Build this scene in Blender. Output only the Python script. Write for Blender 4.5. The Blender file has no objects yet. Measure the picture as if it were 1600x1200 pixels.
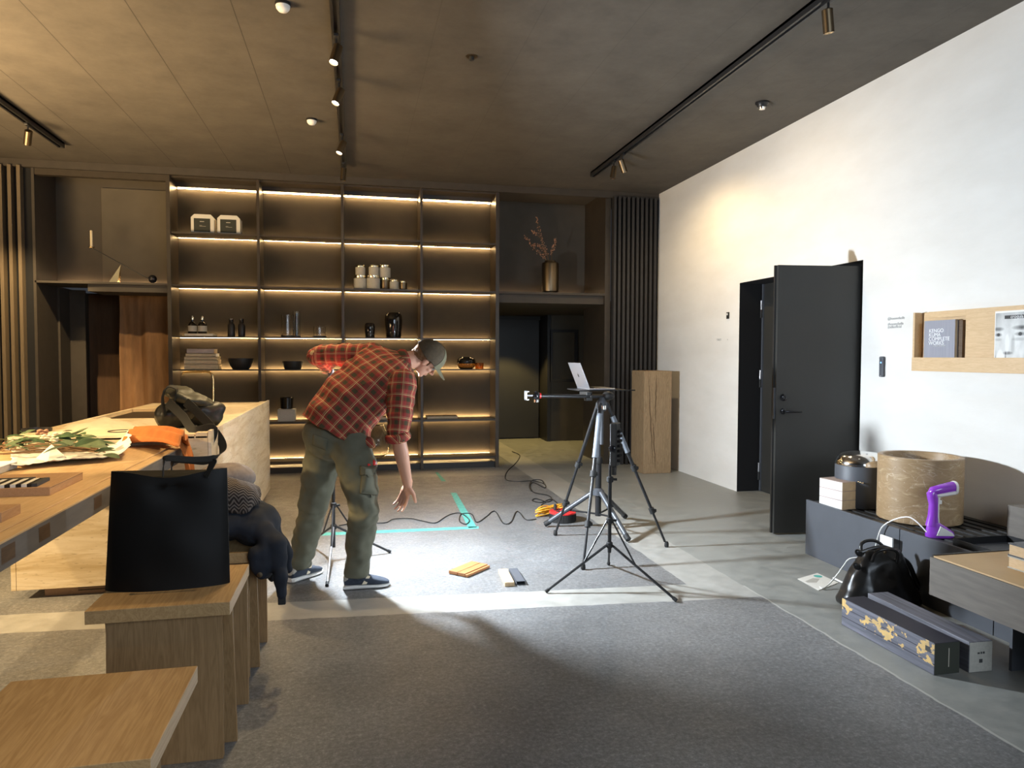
import bpy, bmesh, math, random
import numpy as np
from mathutils import Vector, Matrix, noise
random.seed(7)
sc = bpy.context.scene
col = sc.collection
PI = math.pi
V = Vector
# ------------------------------------------------------------------ camera
YAW, PITCH, ROLL, FPX, EYE = .21695, .03905, .00271, 1117.6, 1.5
_f = V((math.sin(YAW)*math.cos(PITCH), math.cos(YAW)*math.cos(PITCH), -math.sin(PITCH)))
_r = V((math.cos(YAW), -math.sin(YAW), 0)); _u = _r.cross(_f)
_r2 = _r*math.cos(ROLL)+_u*math.sin(ROLL); _u2 = _u*math.cos(ROLL)-_r*math.sin(ROLL)
cd = bpy.data.cameras.new('camera'); cam = bpy.data.objects.new('camera', cd); col.objects.link(cam)
cam.matrix_world = Matrix(((_r2.x, _u2.x, -_f.x, 0), (_r2.y, _u2.y, -_f.y, 0), (_r2.z, _u2.z, -_f.z, EYE), (0, 0, 0, 1)))
cd.sensor_width = 36; cd.lens = FPX/1600*36; cd.clip_start = .05; cd.clip_end = 100
sc.camera = cam
def _on(x, y, ax, v):
    d = _f+_r2*((x-800)/FPX)-_u2*((y-600)/FPX); o = V((0, 0, EYE)); return o+d*((v-o[ax])/d[ax])
def F(x, y, z=0): return _on(x, y, 2, z)      # point of the photograph on a level at height z
def YY(x, y, v): return _on(x, y, 1, v)       # ... on a plane parallel to the back wall
def XX(x, y, v): return _on(x, y, 0, v)       # ... on a plane parallel to the right wall
# ------------------------------------------------------------------ world, exposure
w = bpy.data.worlds.new('world'); sc.world = w; w.use_nodes = True
w.node_tree.nodes['Background'].inputs[0].default_value = (.80, .86, 1, 1)
w.node_tree.nodes['Background'].inputs[1].default_value = .034
sc.view_settings.view_transform = 'Standard'; sc.view_settings.look = 'None'
sc.view_settings.gamma = 1; sc.view_settings.exposure = 0.30; sc.view_settings.use_curve_mapping = False
cy = sc.cycles
cy.max_bounces = 8; cy.diffuse_bounces = 5; cy.glossy_bounces = 4; cy.transmission_bounces = 6; cy.transparent_max_bounces = 8
cy.sample_clamp_indirect = 6; cy.use_denoising = True; cy.caustics_reflective = False; cy.caustics_refractive = False
WARM = (1, .72, .37); COOL = (.80, .90, 1)
def aim(o, p, t): o.location = p; o.rotation_euler = (V(t)-V(p)).to_track_quat('-Z', 'Y').to_euler()
def area(name, p, t, sx, sy, power, color, spread=PI):
    l = bpy.data.lights.new(name, 'AREA'); l.shape = 'RECTANGLE'; l.size = sx; l.size_y = sy; l.energy = power; l.color = color; l.spread = spread
    o = bpy.data.objects.new(name, l); col.objects.link(o); aim(o, p, t); return o
def spot(name, p, t, power, color, ang, blend=.5, r=.03):
    l = bpy.data.lights.new(name, 'SPOT'); l.energy = power; l.color = color; l.spot_size = math.radians(ang); l.spot_blend = blend; l.shadow_soft_size = r
    o = bpy.data.objects.new(name, l); col.objects.link(o); aim(o, p, t); return o
# cool fill added unseen behind the camera, lifting the foreground floor
area('daylight_fill', (2.0, -2.6, 2.5), (1.3, 2.6, 0), 3.0, 1.8, 140, (.74, .86, 1))
# warm uplight added out of view at left, brightening the ceiling there
area('left_uplight_fill', (-4.7, 4.6, 1.5), (-3.6, 5.4, 3.7), 2.4, 1.4, 400, (1, .70, .36), math.radians(115))
spot('downlight', (-6.0, 3.4, 3.1), (-1.7, 4.5, .1), 2300, WARM, 30, .6, .1)
# downlights of the part of the room left of the frame
spot('downlight', (-3.4, 3.6, 3.6), (-3.0, 4.6, 0), 300, WARM, 80, .7, .06)
spot('downlight', (-3.3, 6.2, 3.6), (-3.2, 7.4, 0.0), 330, WARM, 80, .7, .06)
area('light_head_left', (-.105, 5.34, 1.50), (1.9, 4.75, .55), .15, .15, 225, COOL)
area('light_head_right', (1.585, 4.41, .93), (.3, 5.0, 1.1), .08, .24, 14, COOL)
# ------------------------------------------------------------------ materials
def mat(name, c, rough=.6, metal=0, spec=.5, emit=None, es=0, alpha=1, trans=0, ior=1.45, coat=0):
    m = bpy.data.materials.new(name); m.use_nodes = True; b = m.node_tree.nodes['Principled BSDF']
    b.inputs['Base Color'].default_value = (*c, 1); b.inputs['Roughness'].default_value = rough; b.inputs['Metallic'].default_value = metal
    b.inputs['Specular IOR Level'].default_value = spec; b.inputs['Transmission Weight'].default_value = trans; b.inputs['IOR'].default_value = ior
    b.inputs['Coat Weight'].default_value = coat
    if emit: b.inputs['Emission Color'].default_value = (*emit, 1); b.inputs['Emission Strength'].default_value = es
    return m
class N:   # small node helper
    def __init__(s, m): s.m = m; s.t = m.node_tree; s.b = s.t.nodes['Principled BSDF']
    def n(s, k, **a):
        x = s.t.nodes.new(k)
        for q, v in a.items(): setattr(x, q, v)
        return x
    def l(s, a, b): s.t.links.new(a, b)
    def val(s, sock, v):
        if hasattr(v, 'is_output') or isinstance(v, bpy.types.NodeSocket): s.l(v, sock)
        else: sock.default_value = v
    def math(s, op, a, b=0, c=0):
        x = s.n('ShaderNodeMath', operation=op); s.val(x.inputs[0], a); s.val(x.inputs[1], b); s.val(x.inputs[2], c); return x.outputs[0]
    def coord(s, scale=(1, 1, 1), rot=(0, 0, 0), loc=(0, 0, 0), src='Object'):
        t = s.n('ShaderNodeTexCoord'); mp = s.n('ShaderNodeMapping'); mp.inputs['Scale'].default_value = scale; mp.inputs['Rotation'].default_value = rot
        mp.inputs['Location'].default_value = loc
        s.l(t.outputs[src], mp.inputs[0]); return mp.outputs[0]
    def noise(s, co, sc=5, det=4, r=.5, dist=0):
        x = s.n('ShaderNodeTexNoise'); s.l(co, x.inputs['Vector']); x.inputs['Scale'].default_value = sc; x.inputs['Detail'].default_value = det
        x.inputs['Roughness'].default_value = r; x.inputs['Distortion'].default_value = dist; return x.outputs['Fac']
    def ramp(s, f, stops):
        x = s.n('ShaderNodeValToRGB'); e = x.color_ramp.elements
        while len(e) < len(stops): e.new(.5)
        for k, (p, c) in enumerate(stops): e[k].position = p; e[k].color = (*c, 1) if len(c) == 3 else c
        s.l(f, x.inputs[0]); return x.outputs[0]
    def mix(s, f, a, b, mode='MIX'):
        x = s.n('ShaderNodeMix', data_type='RGBA', blend_type=mode); s.val(x.inputs[0], f)
        for i, v in ((6, a), (7, b)):
            if isinstance(v, tuple): x.inputs[i].default_value = (*v, 1)
            else: s.l(v, x.inputs[i])
        return x.outputs[2]
    def bump(s, h, st=.3, d=.01):
        x = s.n('ShaderNodeBump'); x.inputs['Strength'].default_value = st; x.inputs['Distance'].default_value = d; s.l(h, x.inputs['Height']); s.l(x.outputs[0], s.b.inputs['Normal'])
    def base(s, c): s.l(c, s.b.inputs['Base Color'])
    def xyz(s, co):
        x = s.n('ShaderNodeSeparateXYZ'); s.l(co, x.inputs[0]); return x.outputs
def noisy(name, c, rough=.6, amt=.15, scale=20, bump=.1, metal=0, stretch=(1, 1, 1), spec=.5, bd=.005):
    m = mat(name, c, rough, metal, spec); n = N(m); f = n.noise(n.coord(stretch), scale, 5)
    a = tuple(v*(1-amt) for v in c); b = tuple(min(1, v*(1+amt)) for v in c)
    n.base(n.ramp(f, [(.3, a), (.7, b)])); n.bump(f, bump, bd); return m
def wood(name, c1, c2, axis=0, rough=.5, sc=1.0, rings=6):
    m = mat(name, c1, rough); n = N(m); s = [9*sc]*3; s[axis] = .7*sc
    co = n.coord(tuple(s)); f1 = n.noise(co, 2.2, 3, .5, 1.2); f2 = n.noise(n.coord(tuple(v*6 for v in s)), 4, 4)
    g = n.math('FRACT', n.math('MULTIPLY', f1, rings)); g = n.math('PINGPONG', g, .5)
    g = n.math('MULTIPLY', g, 1.3); t = n.math('ADD', n.math('MULTIPLY', g, .55), n.math('MULTIPLY', f2, .6))
    n.base(n.ramp(t, [(.15, c2), (.75, c1)])); n.bump(f2, .12, .002); return m
def stone(name, c1, c2, c3, ax=2):
    m = mat(name, c1, .45); n = N(m); s = [.9, .9, .9]; s[ax] = 7
    co = n.coord(tuple(s)); f = n.noise(co, 1.8, 7, .62, .8); g = n.noise(n.coord((14, 14, 60) if ax == 2 else (60, 14, 14)), 1.4, 3)
    c = n.ramp(f, [(.3, c2), (.45, c1), (.56, c3), (.7, c1)])
    p = n.ramp(g, [(.30, (.35, .3, .22)), (.38, (1, 1, 1))])
    n.base(n.mix(.45, c, p, 'MULTIPLY')); n.bump(g, .25, .003); return m
M = {}
M['oak'] = wood('oak', (.44, .29, .135), (.30, .18, .075), 1)
M['oak_up'] = wood('oak upright', (.30, .185, .085), (.20, .118, .05), 2)
M['oak_end'] = wood('oak end grain', (.66, .50, .33), (.52, .37, .22), 1)
M['oak_pale'] = wood('pale oak', (.62, .42, .22), (.50, .32, .15), 1)
M['oak_shelf'] = wood('pale oak shelf', (.66, .47, .27), (.54, .36, .19), 1, sc=2)
M['ash_board'] = wood('chopping wood', (.50, .30, .155), (.40, .225, .11), 1, sc=2)
M['cedar'] = wood('cedar', (.42, .185, .07), (.28, .115, .04), 1, sc=3)
M['dark_wood'] = wood('dark wood', (.12, .07, .035), (.08, .045, .02), 1)
M['block_wood'] = wood('oak block', (.34, .235, .13), (.19, .125, .066), 2, .7, 1.6)
M['travertine'] = stone('travertine', (.66, .53, .34), (.50, .37, .20), (.76, .64, .46))
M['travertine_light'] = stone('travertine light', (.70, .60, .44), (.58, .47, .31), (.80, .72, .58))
def pot_stone():
    m = mat('travertine brown', (.4, .3, .2), .4); n = N(m); f = n.noise(n.coord((2.2, 2.2, 7)), 2.0, 8, .68, 1.2); v = n.noise(n.coord((2.0, 2.0, 4)), 1.3, 4, .55, 1.5)
    c = n.ramp(f, [(.28, (.20, .125, .062)), (.42, (.36, .245, .135)), (.55, (.30, .20, .105)), (.68, (.50, .37, .22))]); ve = n.math('LESS_THAN', n.math('ABSOLUTE', n.math('SUBTRACT', v, .5)), .006)
    n.base(n.mix(n.math('MULTIPLY', ve, .32), c, (.72, .62, .48))); n.bump(f, .3, .004); return m
M['travertine_brown'] = pot_stone()
M['black_metal'] = mat('black metal', (.012, .012, .013), .38)
M['black_satin'] = noisy('black satin', (.018, .017, .016), .45, .1, 8, .02)
M['shelf'] = noisy('bronzed shelf', (.040, .030, .020), .42, .12, 12, .02)
M['shelf_back'] = noisy('bronzed back', (.036, .028, .018), .75, .12, 6, .02)
M['panel_dark'] = noisy('dark panel', (.045, .036, .027), .6, .1, 10, .03)
M['niche'] = noisy('niche paint', (.085, .070, .052), .7, .08, 4, .02)
M['slat_light'] = wood('slat', (.16, .12, .075), (.12, .088, .052), 2)
M['slat_dark'] = wood('charred slat', (.035, .032, .03), (.022, .02, .019), 2)
M['void'] = mat('dark room', (.006, .006, .007), .8)
M['led'] = mat('led', (1, .8, .5), .5, emit=(1, .66, .30), es=70)
M['lamp_face'] = mat('lamp face', (1, 1, 1), .4, emit=(1, .93, .78), es=14)
M['cool_face'] = mat('cool lamp face', (1, 1, 1), .4, emit=(.8, .9, 1), es=20)
M['white_plastic'] = mat('white plastic', (.80, .78, .74), .35)
M['chrome'] = mat('chrome', (.85, .84, .82), .12, 1)
M['brass'] = mat('brass', (.55, .40, .19), .25, 1)
M['dark_brass'] = mat('dark bronze', (.16, .12, .075), .38, 1)
M['silver'] = mat('aluminium', (.50, .50, .53), .34, .9)
M['grey_paint'] = mat('grey tube', (.075, .08, .09), .4, .3)
M['foam'] = noisy('grey foam', (.20, .22, .25), .85, .1, 60, .1)
M['rubber'] = mat('rubber', (.015, .015, .015), .7)
M['cable'] = mat('cable', (.02, .02, .02), .5)
M['red'] = mat('red plastic', (.75, .03, .03), .35)
M['yellow'] = mat('yellow cable', (.85, .42, .03), .45)
M['teal'] = noisy('teal tape', (.09, .40, .34), .6, .25, 30, .02)
M['glass'] = mat('glass', (1, 1, 1), .03, trans=1, ior=1.3)
M['amber_glass'] = mat('amber glass', (.75, .34, .07), .05, trans=.9)
M['smoke_glass'] = mat('smoked glass', (.10, .08, .06), .05, trans=.85)
M['dark_glass'] = mat('dark glazed', (.01, .008, .006), .12)
M['candle_wax'] = mat('wax', (.85, .72, .48), .6)
M['tin_silver'] = mat('tin lid', (.75, .68, .52), .25, 1)
M['label_grey'] = noisy('tin label', (.48, .44, .36), .7, .06, 30)
M['label_dark'] = mat('dark olive label', (.035, .038, .028), .7)
M['cream_box'] = mat('cream box', (.72, .68, .58), .6)
M['paper'] = noisy('paper', (.68, .66, .60), .75, .05, 15, .2)
M['cream_cloth'] = noisy('cream cloth', (.64, .55, .38), .8, .05, 15, .2)
M['linen'] = noisy('grey linen cover', (.42, .40, .35), .8, .08, 60)
M['ceramic_black'] = mat('black ceramic', (.02, .018, .016), .45)
M['leaf'] = noisy('leaf', (.045, .085, .035), .5, .35, 25, .1)
M['leaf_pale'] = noisy('pale leaf', (.12, .16, .075), .6, .3, 25, .1)
M['petal'] = noisy('petal', (.80, .70, .50), .6, .1, 30)
M['petal_pink'] = noisy('dried petal', (.40, .20, .12), .7, .2, 30)
M['twig'] = noisy('twig', (.16, .09, .04), .8, .2, 40)
M['orange'] = noisy('orange wool', (.46, .145, .03), .85, .18, 8, .15)
M['black_cloth'] = noisy('black cloth', (.022, .021, .018), .55, .3, 6, .1)
M['bag_nylon'] = noisy('black nylon', (.012, .0125, .010), .42, .3, 6, .15)
M['olive_nylon'] = noisy('olive nylon', (.040, .040, .028), .5, .2, 10, .15)
M['strap'] = noisy('webbing', (.012, .012, .010), .7, .2, 200)
M['navy'] = noisy('navy wool', (.011, .014, .022), .85, .25, 9, .3)
M['grey_wool'] = noisy('grey wool', (.25, .20, .17), .9, .15, 40, .3)
M['leather'] = noisy('black leather', (.015, .014, .013), .28, .2, 12, .15)
M['skin'] = noisy('skin', (.56, .29, .19), .5, .06, 12, .03)
M['hair'] = noisy('hair', (.18, .09, .035), .7, .3, 80, .4, stretch=(1, 1, 3))
M['khaki'] = noisy('khaki cotton', (.120, .118, .082), .85, .14, 9, .15)
M['cap_brown'] = noisy('brown cap', (.075, .052, .028), .8, .2, 60, .1)
M['cap_olive'] = noisy('olive cap', (.15, .14, .085), .8, .1, 60, .1)
M['shoe_navy'] = noisy('navy suede', (.035, .045, .065), .8, .2, 40, .1)
M['sole'] = mat('white sole', (.70, .69, .66), .5)
M['charcoal'] = noisy('anthracite sheet metal', (.075, .080, .092), .5, .06, 6, .02)
M['book_white'] = mat('book pages', (.80, .79, .76), .8)
M['book_cover'] = noisy('book cover', (.42, .33, .29), .5, .15, 8)
M['book_beige'] = noisy('beige cover', (.55, .43, .27), .7, .1, 20)
M['tan_top'] = noisy('tan laminate', (.50, .335, .17), .6, .06, 3, .02)
M['walnut_grey'] = noisy('greyed veneer', (.135, .118, .100), .6, .15, 5, .05, stretch=(8, 1, 8))
M['purple'] = mat('purple plastic', (.27, .05, .52), .25, coat=.5)
M['black_gloss'] = mat('gloss black', (.01, .01, .012), .15)
M['ink'] = mat('ink', (.05, .05, .05), .7)
M['grey_ink'] = mat('grey ink', (.30, .30, .30), .7)
M['white_ink'] = mat('white ink', (.85, .85, .85), .7)
M['door_black'] = noisy('black door', (.030, .029, .026), .42, .05, 3, .01)

# concrete floor with screed strips
def floor_mat():
    m = mat('polished concrete', (.2, .2, .2), .5); n = N(m); co = n.coord(); x, y, z = n.xyz(co)
    wob = n.math('MULTIPLY', n.math('SUBTRACT', n.noise(co, 6, 6), .5), .035)
    xs = n.math('ADD', x, wob); ys = n.math('ADD', y, wob)
    def band(c, a, b, e=.006):
        p = n.math('MULTIPLY', n.math('GREATER_THAN', c, a), n.math('LESS_THAN', c, b)); return p
    skew = n.math('ADD', ys, n.math('MULTIPLY', x, .075))          # the cross strip runs slightly askew
    sx = band(skew, 4.16, 4.46); sx = n.math('MULTIPLY', sx, n.math('LESS_THAN', xs, 2.48))
    sy = band(xs, 2.13, 2.48); sy = n.math('MULTIPLY', sy, n.math('GREATER_THAN', skew, 4.16))
    sx2 = band(skew, 8.9, 9.3)
    strip = n.math('MAXIMUM', n.math('MAXIMUM', sx, sy), n.math('MULTIPLY', sx2, .4))
    right = n.math('GREATER_THAN', xs, 2.48)
    far = n.math('GREATER_THAN', ys, 10.2)
    big = n.noise(co, 1.3, 5, .6); fine = n.noise(co, 46, 6, .9); mid = n.noise(co, 9, 6, .65)
    dark = n.ramp(big, [(.3, (.150, .150, .150)), (.7, (.235, .235, .235))])
    speck = n.ramp(fine, [(.36, (.45, .45, .45)), (.55, (1.0, 1.0, 1.0)), (.66, (1.9, 1.9, 1.85))])
    dark = n.mix(.9, dark, speck, 'MULTIPLY')
    lightc = n.ramp(mid, [(.3, (.28, .275, .25)), (.7, (.40, .39, .36))])
    rightc = n.ramp(mid, [(.3, (.20, .205, .19)), (.7, (.30, .30, .275))])
    lip = n.mix(right, dark, rightc)
    c = n.mix(strip, lip, lightc)
    cut = n.math('MULTIPLY', n.math('LESS_THAN', n.math('ABSOLUTE', n.math('SUBTRACT', xs, 2.482)), .007), n.math('LESS_THAN', ys, 4.2))
    c = n.mix(n.math('MULTIPLY', cut, .8), c, (.45, .44, .40))
    crack = n.n('ShaderNodeTexVoronoi', feature='DISTANCE_TO_EDGE'); crack.inputs['Scale'].default_value = 55; n.l(co, crack.inputs['Vector'])
    n.base(c)
    r = n.ramp(mid, [(.3, (.30, .30, .30)), (.7, (.52, .52, .52))]); n.l(r, n.b.inputs['Roughness'])
    h = n.math('ADD', n.math('MULTIPLY', fine, .5), n.math('MULTIPLY', mid, .8)); n.bump(h, .35, .006)
    return m
def plaster():
    m = mat('lime plaster', (.7, .68, .64), .75); n = N(m); co = n.coord((1, .6, 1.6)); f = n.noise(co, 2.2, 7, .6); g = n.noise(co, 40, 4)
    n.base(n.ramp(f, [(.3, (.70, .675, .63)), (.7, (.78, .76, .72))])); n.bump(n.math('ADD', f, n.math('MULTIPLY', g, .25)), .25, .01); return m
def ceiling_mat():
    m = mat('ceiling board', (.1, .09, .07), .75); n = N(m); co = n.coord(); x, y, z = n.xyz(co)
    s = n.math('PINGPONG', n.math('ADD', x, 2.07+6.57), .3285); seam = n.math('LESS_THAN', s, .0035)
    f = n.noise(co, 3, 8, .7); c = n.ramp(f, [(.3, (.064, .055, .045)), (.72, (.100, .086, .069))])
    n.base(n.mix(n.math('MULTIPLY', seam, n.math('ADD', .25, n.math('MULTIPLY', n.math('LESS_THAN', x, -.2), .7))), c, (.03, .025, .02))); n.bump(f, .15, .01); return m
def herring():
    m = mat('herringbone wool', (.1, .1, .1), .9); n = N(m); x, y, z = n.xyz(n.coord((1, 1, 1)))
    z1 = n.math('PINGPONG', x, .02); t = n.math('FRACT', n.math('MULTIPLY', n.math('ADD', n.math('ADD', z, y), z1), 58))
    n.base(n.mix(n.math('GREATER_THAN', t, .55), (.022, .015, .012), (.15, .12, .10))); return m
def plaid():
    m = mat('plaid flannel', (.4, .05, .03), .85); n = N(m)
    a = n.n('ShaderNodeAttribute', attribute_name='weave'); s = n.n('ShaderNodeSeparateXYZ'); n.l(a.outputs['Vector'], s.inputs[0])
    u, v = s.outputs[0], s.outputs[1]
    def wave(c, per, off, wd):
        t = n.math('FRACT', n.math('DIVIDE', n.math('ADD', c, off+10*per), per)); return n.math('LESS_THAN', n.math('ABSOLUTE', n.math('SUBTRACT', t, .5)), wd/per/2)
    P = .074
    dk = n.math('MULTIPLY', n.math('ADD', wave(u, P, 0, .026), wave(v, P, 0, .026)), .5)
    c = n.mix(n.math('MULTIPLY', dk, 1.0), (.30, .032, .024), (.060, .045, .018))
    li = n.math('MAXIMUM', wave(u, P, .027, .0036), wave(v, P, .027, .0036)); li2 = n.math('MAXIMUM', wave(u, P, .012, .003), wave(v, P, .012, .003))
    li3 = n.math('MAXIMUM', wave(u, P, .035, .0028), wave(v, P, .035, .0028))
    c = n.mix(n.math('MULTIPLY', li, .75), c, (.62, .47, .22)); c = n.mix(n.math('MULTIPLY', li3, .45), c, (.55, .40, .2))
    n.base(c); n.bump(n.noise(n.coord(), 26, 4), .2, .006); return m
def stripes():
    m = mat('striped cover', (1, 1, 1), .5); n = N(m); x, y, z = n.xyz(n.coord()); t = n.math('FRACT', n.math('MULTIPLY', x, 26))
    n.base(n.mix(n.math('GREATER_THAN', t, .5), (.012, .011, .010), (.80, .76, .66))); return m
def mapbox():
    m = mat('map printed carton', (.2, .2, .25), .5); n = N(m); co = n.coord(); x, y, z = n.xyz(co)
    pl = n.noise(n.coord((40, 1.6, 40)), 1, 6, .7); c = n.ramp(pl, [(.3, (.060, .062, .078)), (.7, (.21, .21, .25))])
    gap = n.math('LESS_THAN', n.math('PINGPONG', z, .0255), .0022); c = n.mix(gap, c, (.02, .02, .03))
    land = n.noise(n.coord((1, 9, 13), (0, 0, 0), (3.1, 0, .2)), 1.35, 6, .62)
    up = n.math('MULTIPLY', n.math('GREATER_THAN', land, .54), n.math('GREATER_THAN', z, .045))
    up = n.math('MULTIPLY', up, n.math('LESS_THAN', x, .0006)); fade = n.noise(co, 14, 3)
    c = n.mix(n.math('MULTIPLY', up, n.math('ADD', .35, fade)), c, (.72, .48, .17)); n.base(c); return m
M['floor'] = floor_mat(); M['plaster'] = plaster(); M['ceiling'] = ceiling_mat(); M['herring'] = herring(); M['plaid'] = plaid(); M['stripes'] = stripes(); M['map'] = mapbox()
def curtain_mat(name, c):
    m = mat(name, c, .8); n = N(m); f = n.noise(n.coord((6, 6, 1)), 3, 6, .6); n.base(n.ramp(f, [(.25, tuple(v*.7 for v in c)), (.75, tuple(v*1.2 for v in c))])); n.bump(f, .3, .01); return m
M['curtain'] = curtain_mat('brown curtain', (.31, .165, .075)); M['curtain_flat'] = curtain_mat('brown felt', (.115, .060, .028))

# ------------------------------------------------------------------ mesh builder
class MB:
    def __init__(s): s.v = []; s.f = []
    def add(s, vs, fs):
        b = len(s.v); s.v += [V(p) for p in vs]; s.f += [tuple(i+b for i in f) for f in fs]; return s
    def box(s, a, b):
        x0, y0, z0 = (min(a[i], b[i]) for i in range(3)); x1, y1, z1 = (max(a[i], b[i]) for i in range(3))
        return s.add([(x0, y0, z0), (x1, y0, z0), (x1, y1, z0), (x0, y1, z0), (x0, y0, z1), (x1, y0, z1), (x1, y1, z1), (x0, y1, z1)],
                     [(3, 2, 1, 0), (4, 5, 6, 7), (0, 1, 5, 4), (1, 2, 6, 5), (2, 3, 7, 6), (3, 0, 4, 7)])
    def prism(s, pts, d):   # planar polygon extruded by vector d
        n = len(pts); d = V(d); return s.add([V(p) for p in pts]+[V(p)+d for p in pts], [tuple(range(n))[::-1], tuple(range(n, 2*n))]+[(i, (i+1) % n, (i+1) % n+n, i+n) for i in range(n)])
    def loft(s, rings, cap=True):
        n = len(rings[0]); vs = [p for r in rings for p in r]; fs = []
        for k in range(len(rings)-1):
            for i in range(n): j = (i+1) % n; fs.append((k*n+i, k*n+j, (k+1)*n+j, (k+1)*n+i))
        if cap: fs += [tuple(range(n))[::-1], tuple(range((len(rings)-1)*n, len(rings)*n))]
        return s.add(vs, fs)
    def tube(s, pts, r, n=10, cap=True):
        pts = [V(p) for p in pts]; rr = r if isinstance(r, (list, tuple)) else [r]*len(pts); rings = []
        t = (pts[1]-pts[0]).normalized(); a = t.orthogonal().normalized()
        for i, p in enumerate(pts):
            t = ((pts[min(i+1, len(pts)-1)]-pts[max(i-1, 0)])).normalized(); a = (a-t*a.dot(t)).normalized(); b = t.cross(a)
            rings.append([p+(a*math.cos(2*PI*k/n)+b*math.sin(2*PI*k/n))*rr[i] for k in range(n)])
        return s.loft(rings, cap)
    def lathe(s, prof, c=(0, 0, 0), n=32, axis=(0, 0, 1)):
        c = V(c); q = V((0, 0, 1)).rotation_difference(V(axis)); rings = [[c+q@V((max(r, 1e-4)*math.cos(2*PI*k/n), max(r, 1e-4)*math.sin(2*PI*k/n), z)) for k in range(n)] for r, z in prof]
        return s.loft(rings)
    def ell(s, c, r, R=None, nu=16, nv=10):
        c = V(c); r = (r, r, r) if not isinstance(r, (tuple, list)) else r; rings = []
        for j in range(nv+1):
            th = PI*j/nv; rr = max(math.sin(th), 1e-3)
            ring = [V((r[0]*rr*math.cos(2*PI*k/nu), r[1]*rr*math.sin(2*PI*k/nu), -r[2]*math.cos(th))) for k in range(nu)]
            rings.append([c+(R@p if R else p) for p in ring])
        return s.loft(rings)
    def cap(s, a, b, ra, rb, n=14):      # tapered capsule
        a = V(a); b = V(b); d = (b-a); L = d.length; d = d/L if L > 1e-6 else V((0, 0, 1)); prof = []
        for k in range(5): t = PI/2*k/4; prof.append((ra*math.sin(t), -ra*math.cos(t)))
        for k in range(5): t = PI/2*k/4; prof.append((rb*math.cos(t), L+rb*math.sin(t)))
        return s.lathe(prof, a, n, d)
    def ribbon(s, pts, wvec, w, t=.003):  # flat strap along a path
        pts = [V(p) for p in pts]; rings = []
        for i, p in enumerate(pts):
            tg = (pts[min(i+1, len(pts)-1)]-pts[max(i-1, 0)]).normalized(); wv = V(wvec[i] if isinstance(wvec, list) else wvec); wv = (wv-tg*wv.dot(tg)).normalized(); nn = tg.cross(wv)
            rings.append([p+wv*w/2+nn*t/2, p-wv*w/2+nn*t/2, p-wv*w/2-nn*t/2, p+wv*w/2-nn*t/2])
        return s.loft(rings)
    def build(s, name, m, parent=None, org=None, smooth=False, bevel=0, seg=2, sub=0):
        me = bpy.data.meshes.new(name); o0 = V(org) if org is not None else V((0, 0, 0))
        me.from_pydata([tuple(p-o0) for p in s.v], [], s.f); me.validate(); bm = bmesh.new(); bm.from_mesh(me); bmesh.ops.recalc_face_normals(bm, faces=bm.faces); bm.to_mesh(me); bm.free()
        me.materials.append(M[m] if isinstance(m, str) else m); o = bpy.data.objects.new(name, me); col.objects.link(o)
        if parent: o.parent = parent
        elif org is not None: o.location = o0
        if smooth:
            for p in me.polygons: p.use_smooth = True
            if smooth == 'auto' or smooth is True:
                me.set_sharp_from_angle(angle=math.radians(42 if smooth is True else 30))
        if bevel:
            b = o.modifiers.new('bevel', 'BEVEL'); b.width = bevel; b.segments = seg; b.limit_method = 'ANGLE'; b.angle_limit = math.radians(40)
        if sub: q = o.modifiers.new('sub', 'SUBSURF'); q.levels = sub; q.render_levels = sub
        return o
def tag(o, label=None, cat=None, group=None, kind=None):
    if label: o['label'] = label
    if cat: o['category'] = cat
    if group: o['group'] = group
    if kind: o['kind'] = kind
    return o
def thing(name, label, cat, loc=(0, 0, 0), rz=0, group=None):
    o = bpy.data.objects.new(name, None); o.empty_display_size = .05; col.objects.link(o); o.location = loc; o.rotation_euler = (0, 0, rz); return tag(o, label, cat, group)
def struct(o): o['kind'] = 'structure'; return o
def dup(root, loc, rz=None, label=None):
    r = root.copy(); col.objects.link(r); r.location = loc
    if rz is not None: r.rotation_euler = (0, 0, rz)
    if label: r['label'] = label
    for ch in list(root.children):
        c = ch.copy(); col.objects.link(c); c.parent = r
        for g in ch.children: d = g.copy(); col.objects.link(d); d.parent = c
    return r
def text(name, s, size, m, parent, loc, rot, align='LEFT', ext=.0006, font_scale=1):
    c = bpy.data.curves.new(name, 'FONT'); c.body = s; c.size = size; c.align_x = align; c.extrude = ext; c.space_line = .78
    c.materials.append(M[m]); o = bpy.data.objects.new(name, c); col.objects.link(o); bpy.context.view_layer.update()
    me = bpy.data.meshes.new_from_object(o.evaluated_get(bpy.context.evaluated_depsgraph_get())); bpy.data.objects.remove(o)
    me.materials.clear(); me.materials.append(M[m]); o = bpy.data.objects.new(name, me); col.objects.link(o); o.location = loc; o.rotation_euler = rot
    if parent: o.parent = parent
    return o
def spline(pts, k=8, closed=False):
    P = [V(p) for p in pts]; out = []
    for i in range(len(P)-1):
        p0, p1, p2, p3 = P[max(i-1, 0)], P[i], P[i+1], P[min(i+2, len(P)-1)]
        for j in range(k):
            t = j/k; out.append(.5*((2*p1)+(p2-p0)*t+(2*p0-5*p1+4*p2-p3)*t*t+(3*p1-p0-3*p2+p3)*t**3))
    return out+[P[-1]]
def tri_smooth(x): x = max(0, min(1, x)); return x*x*(3-2*x)

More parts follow.
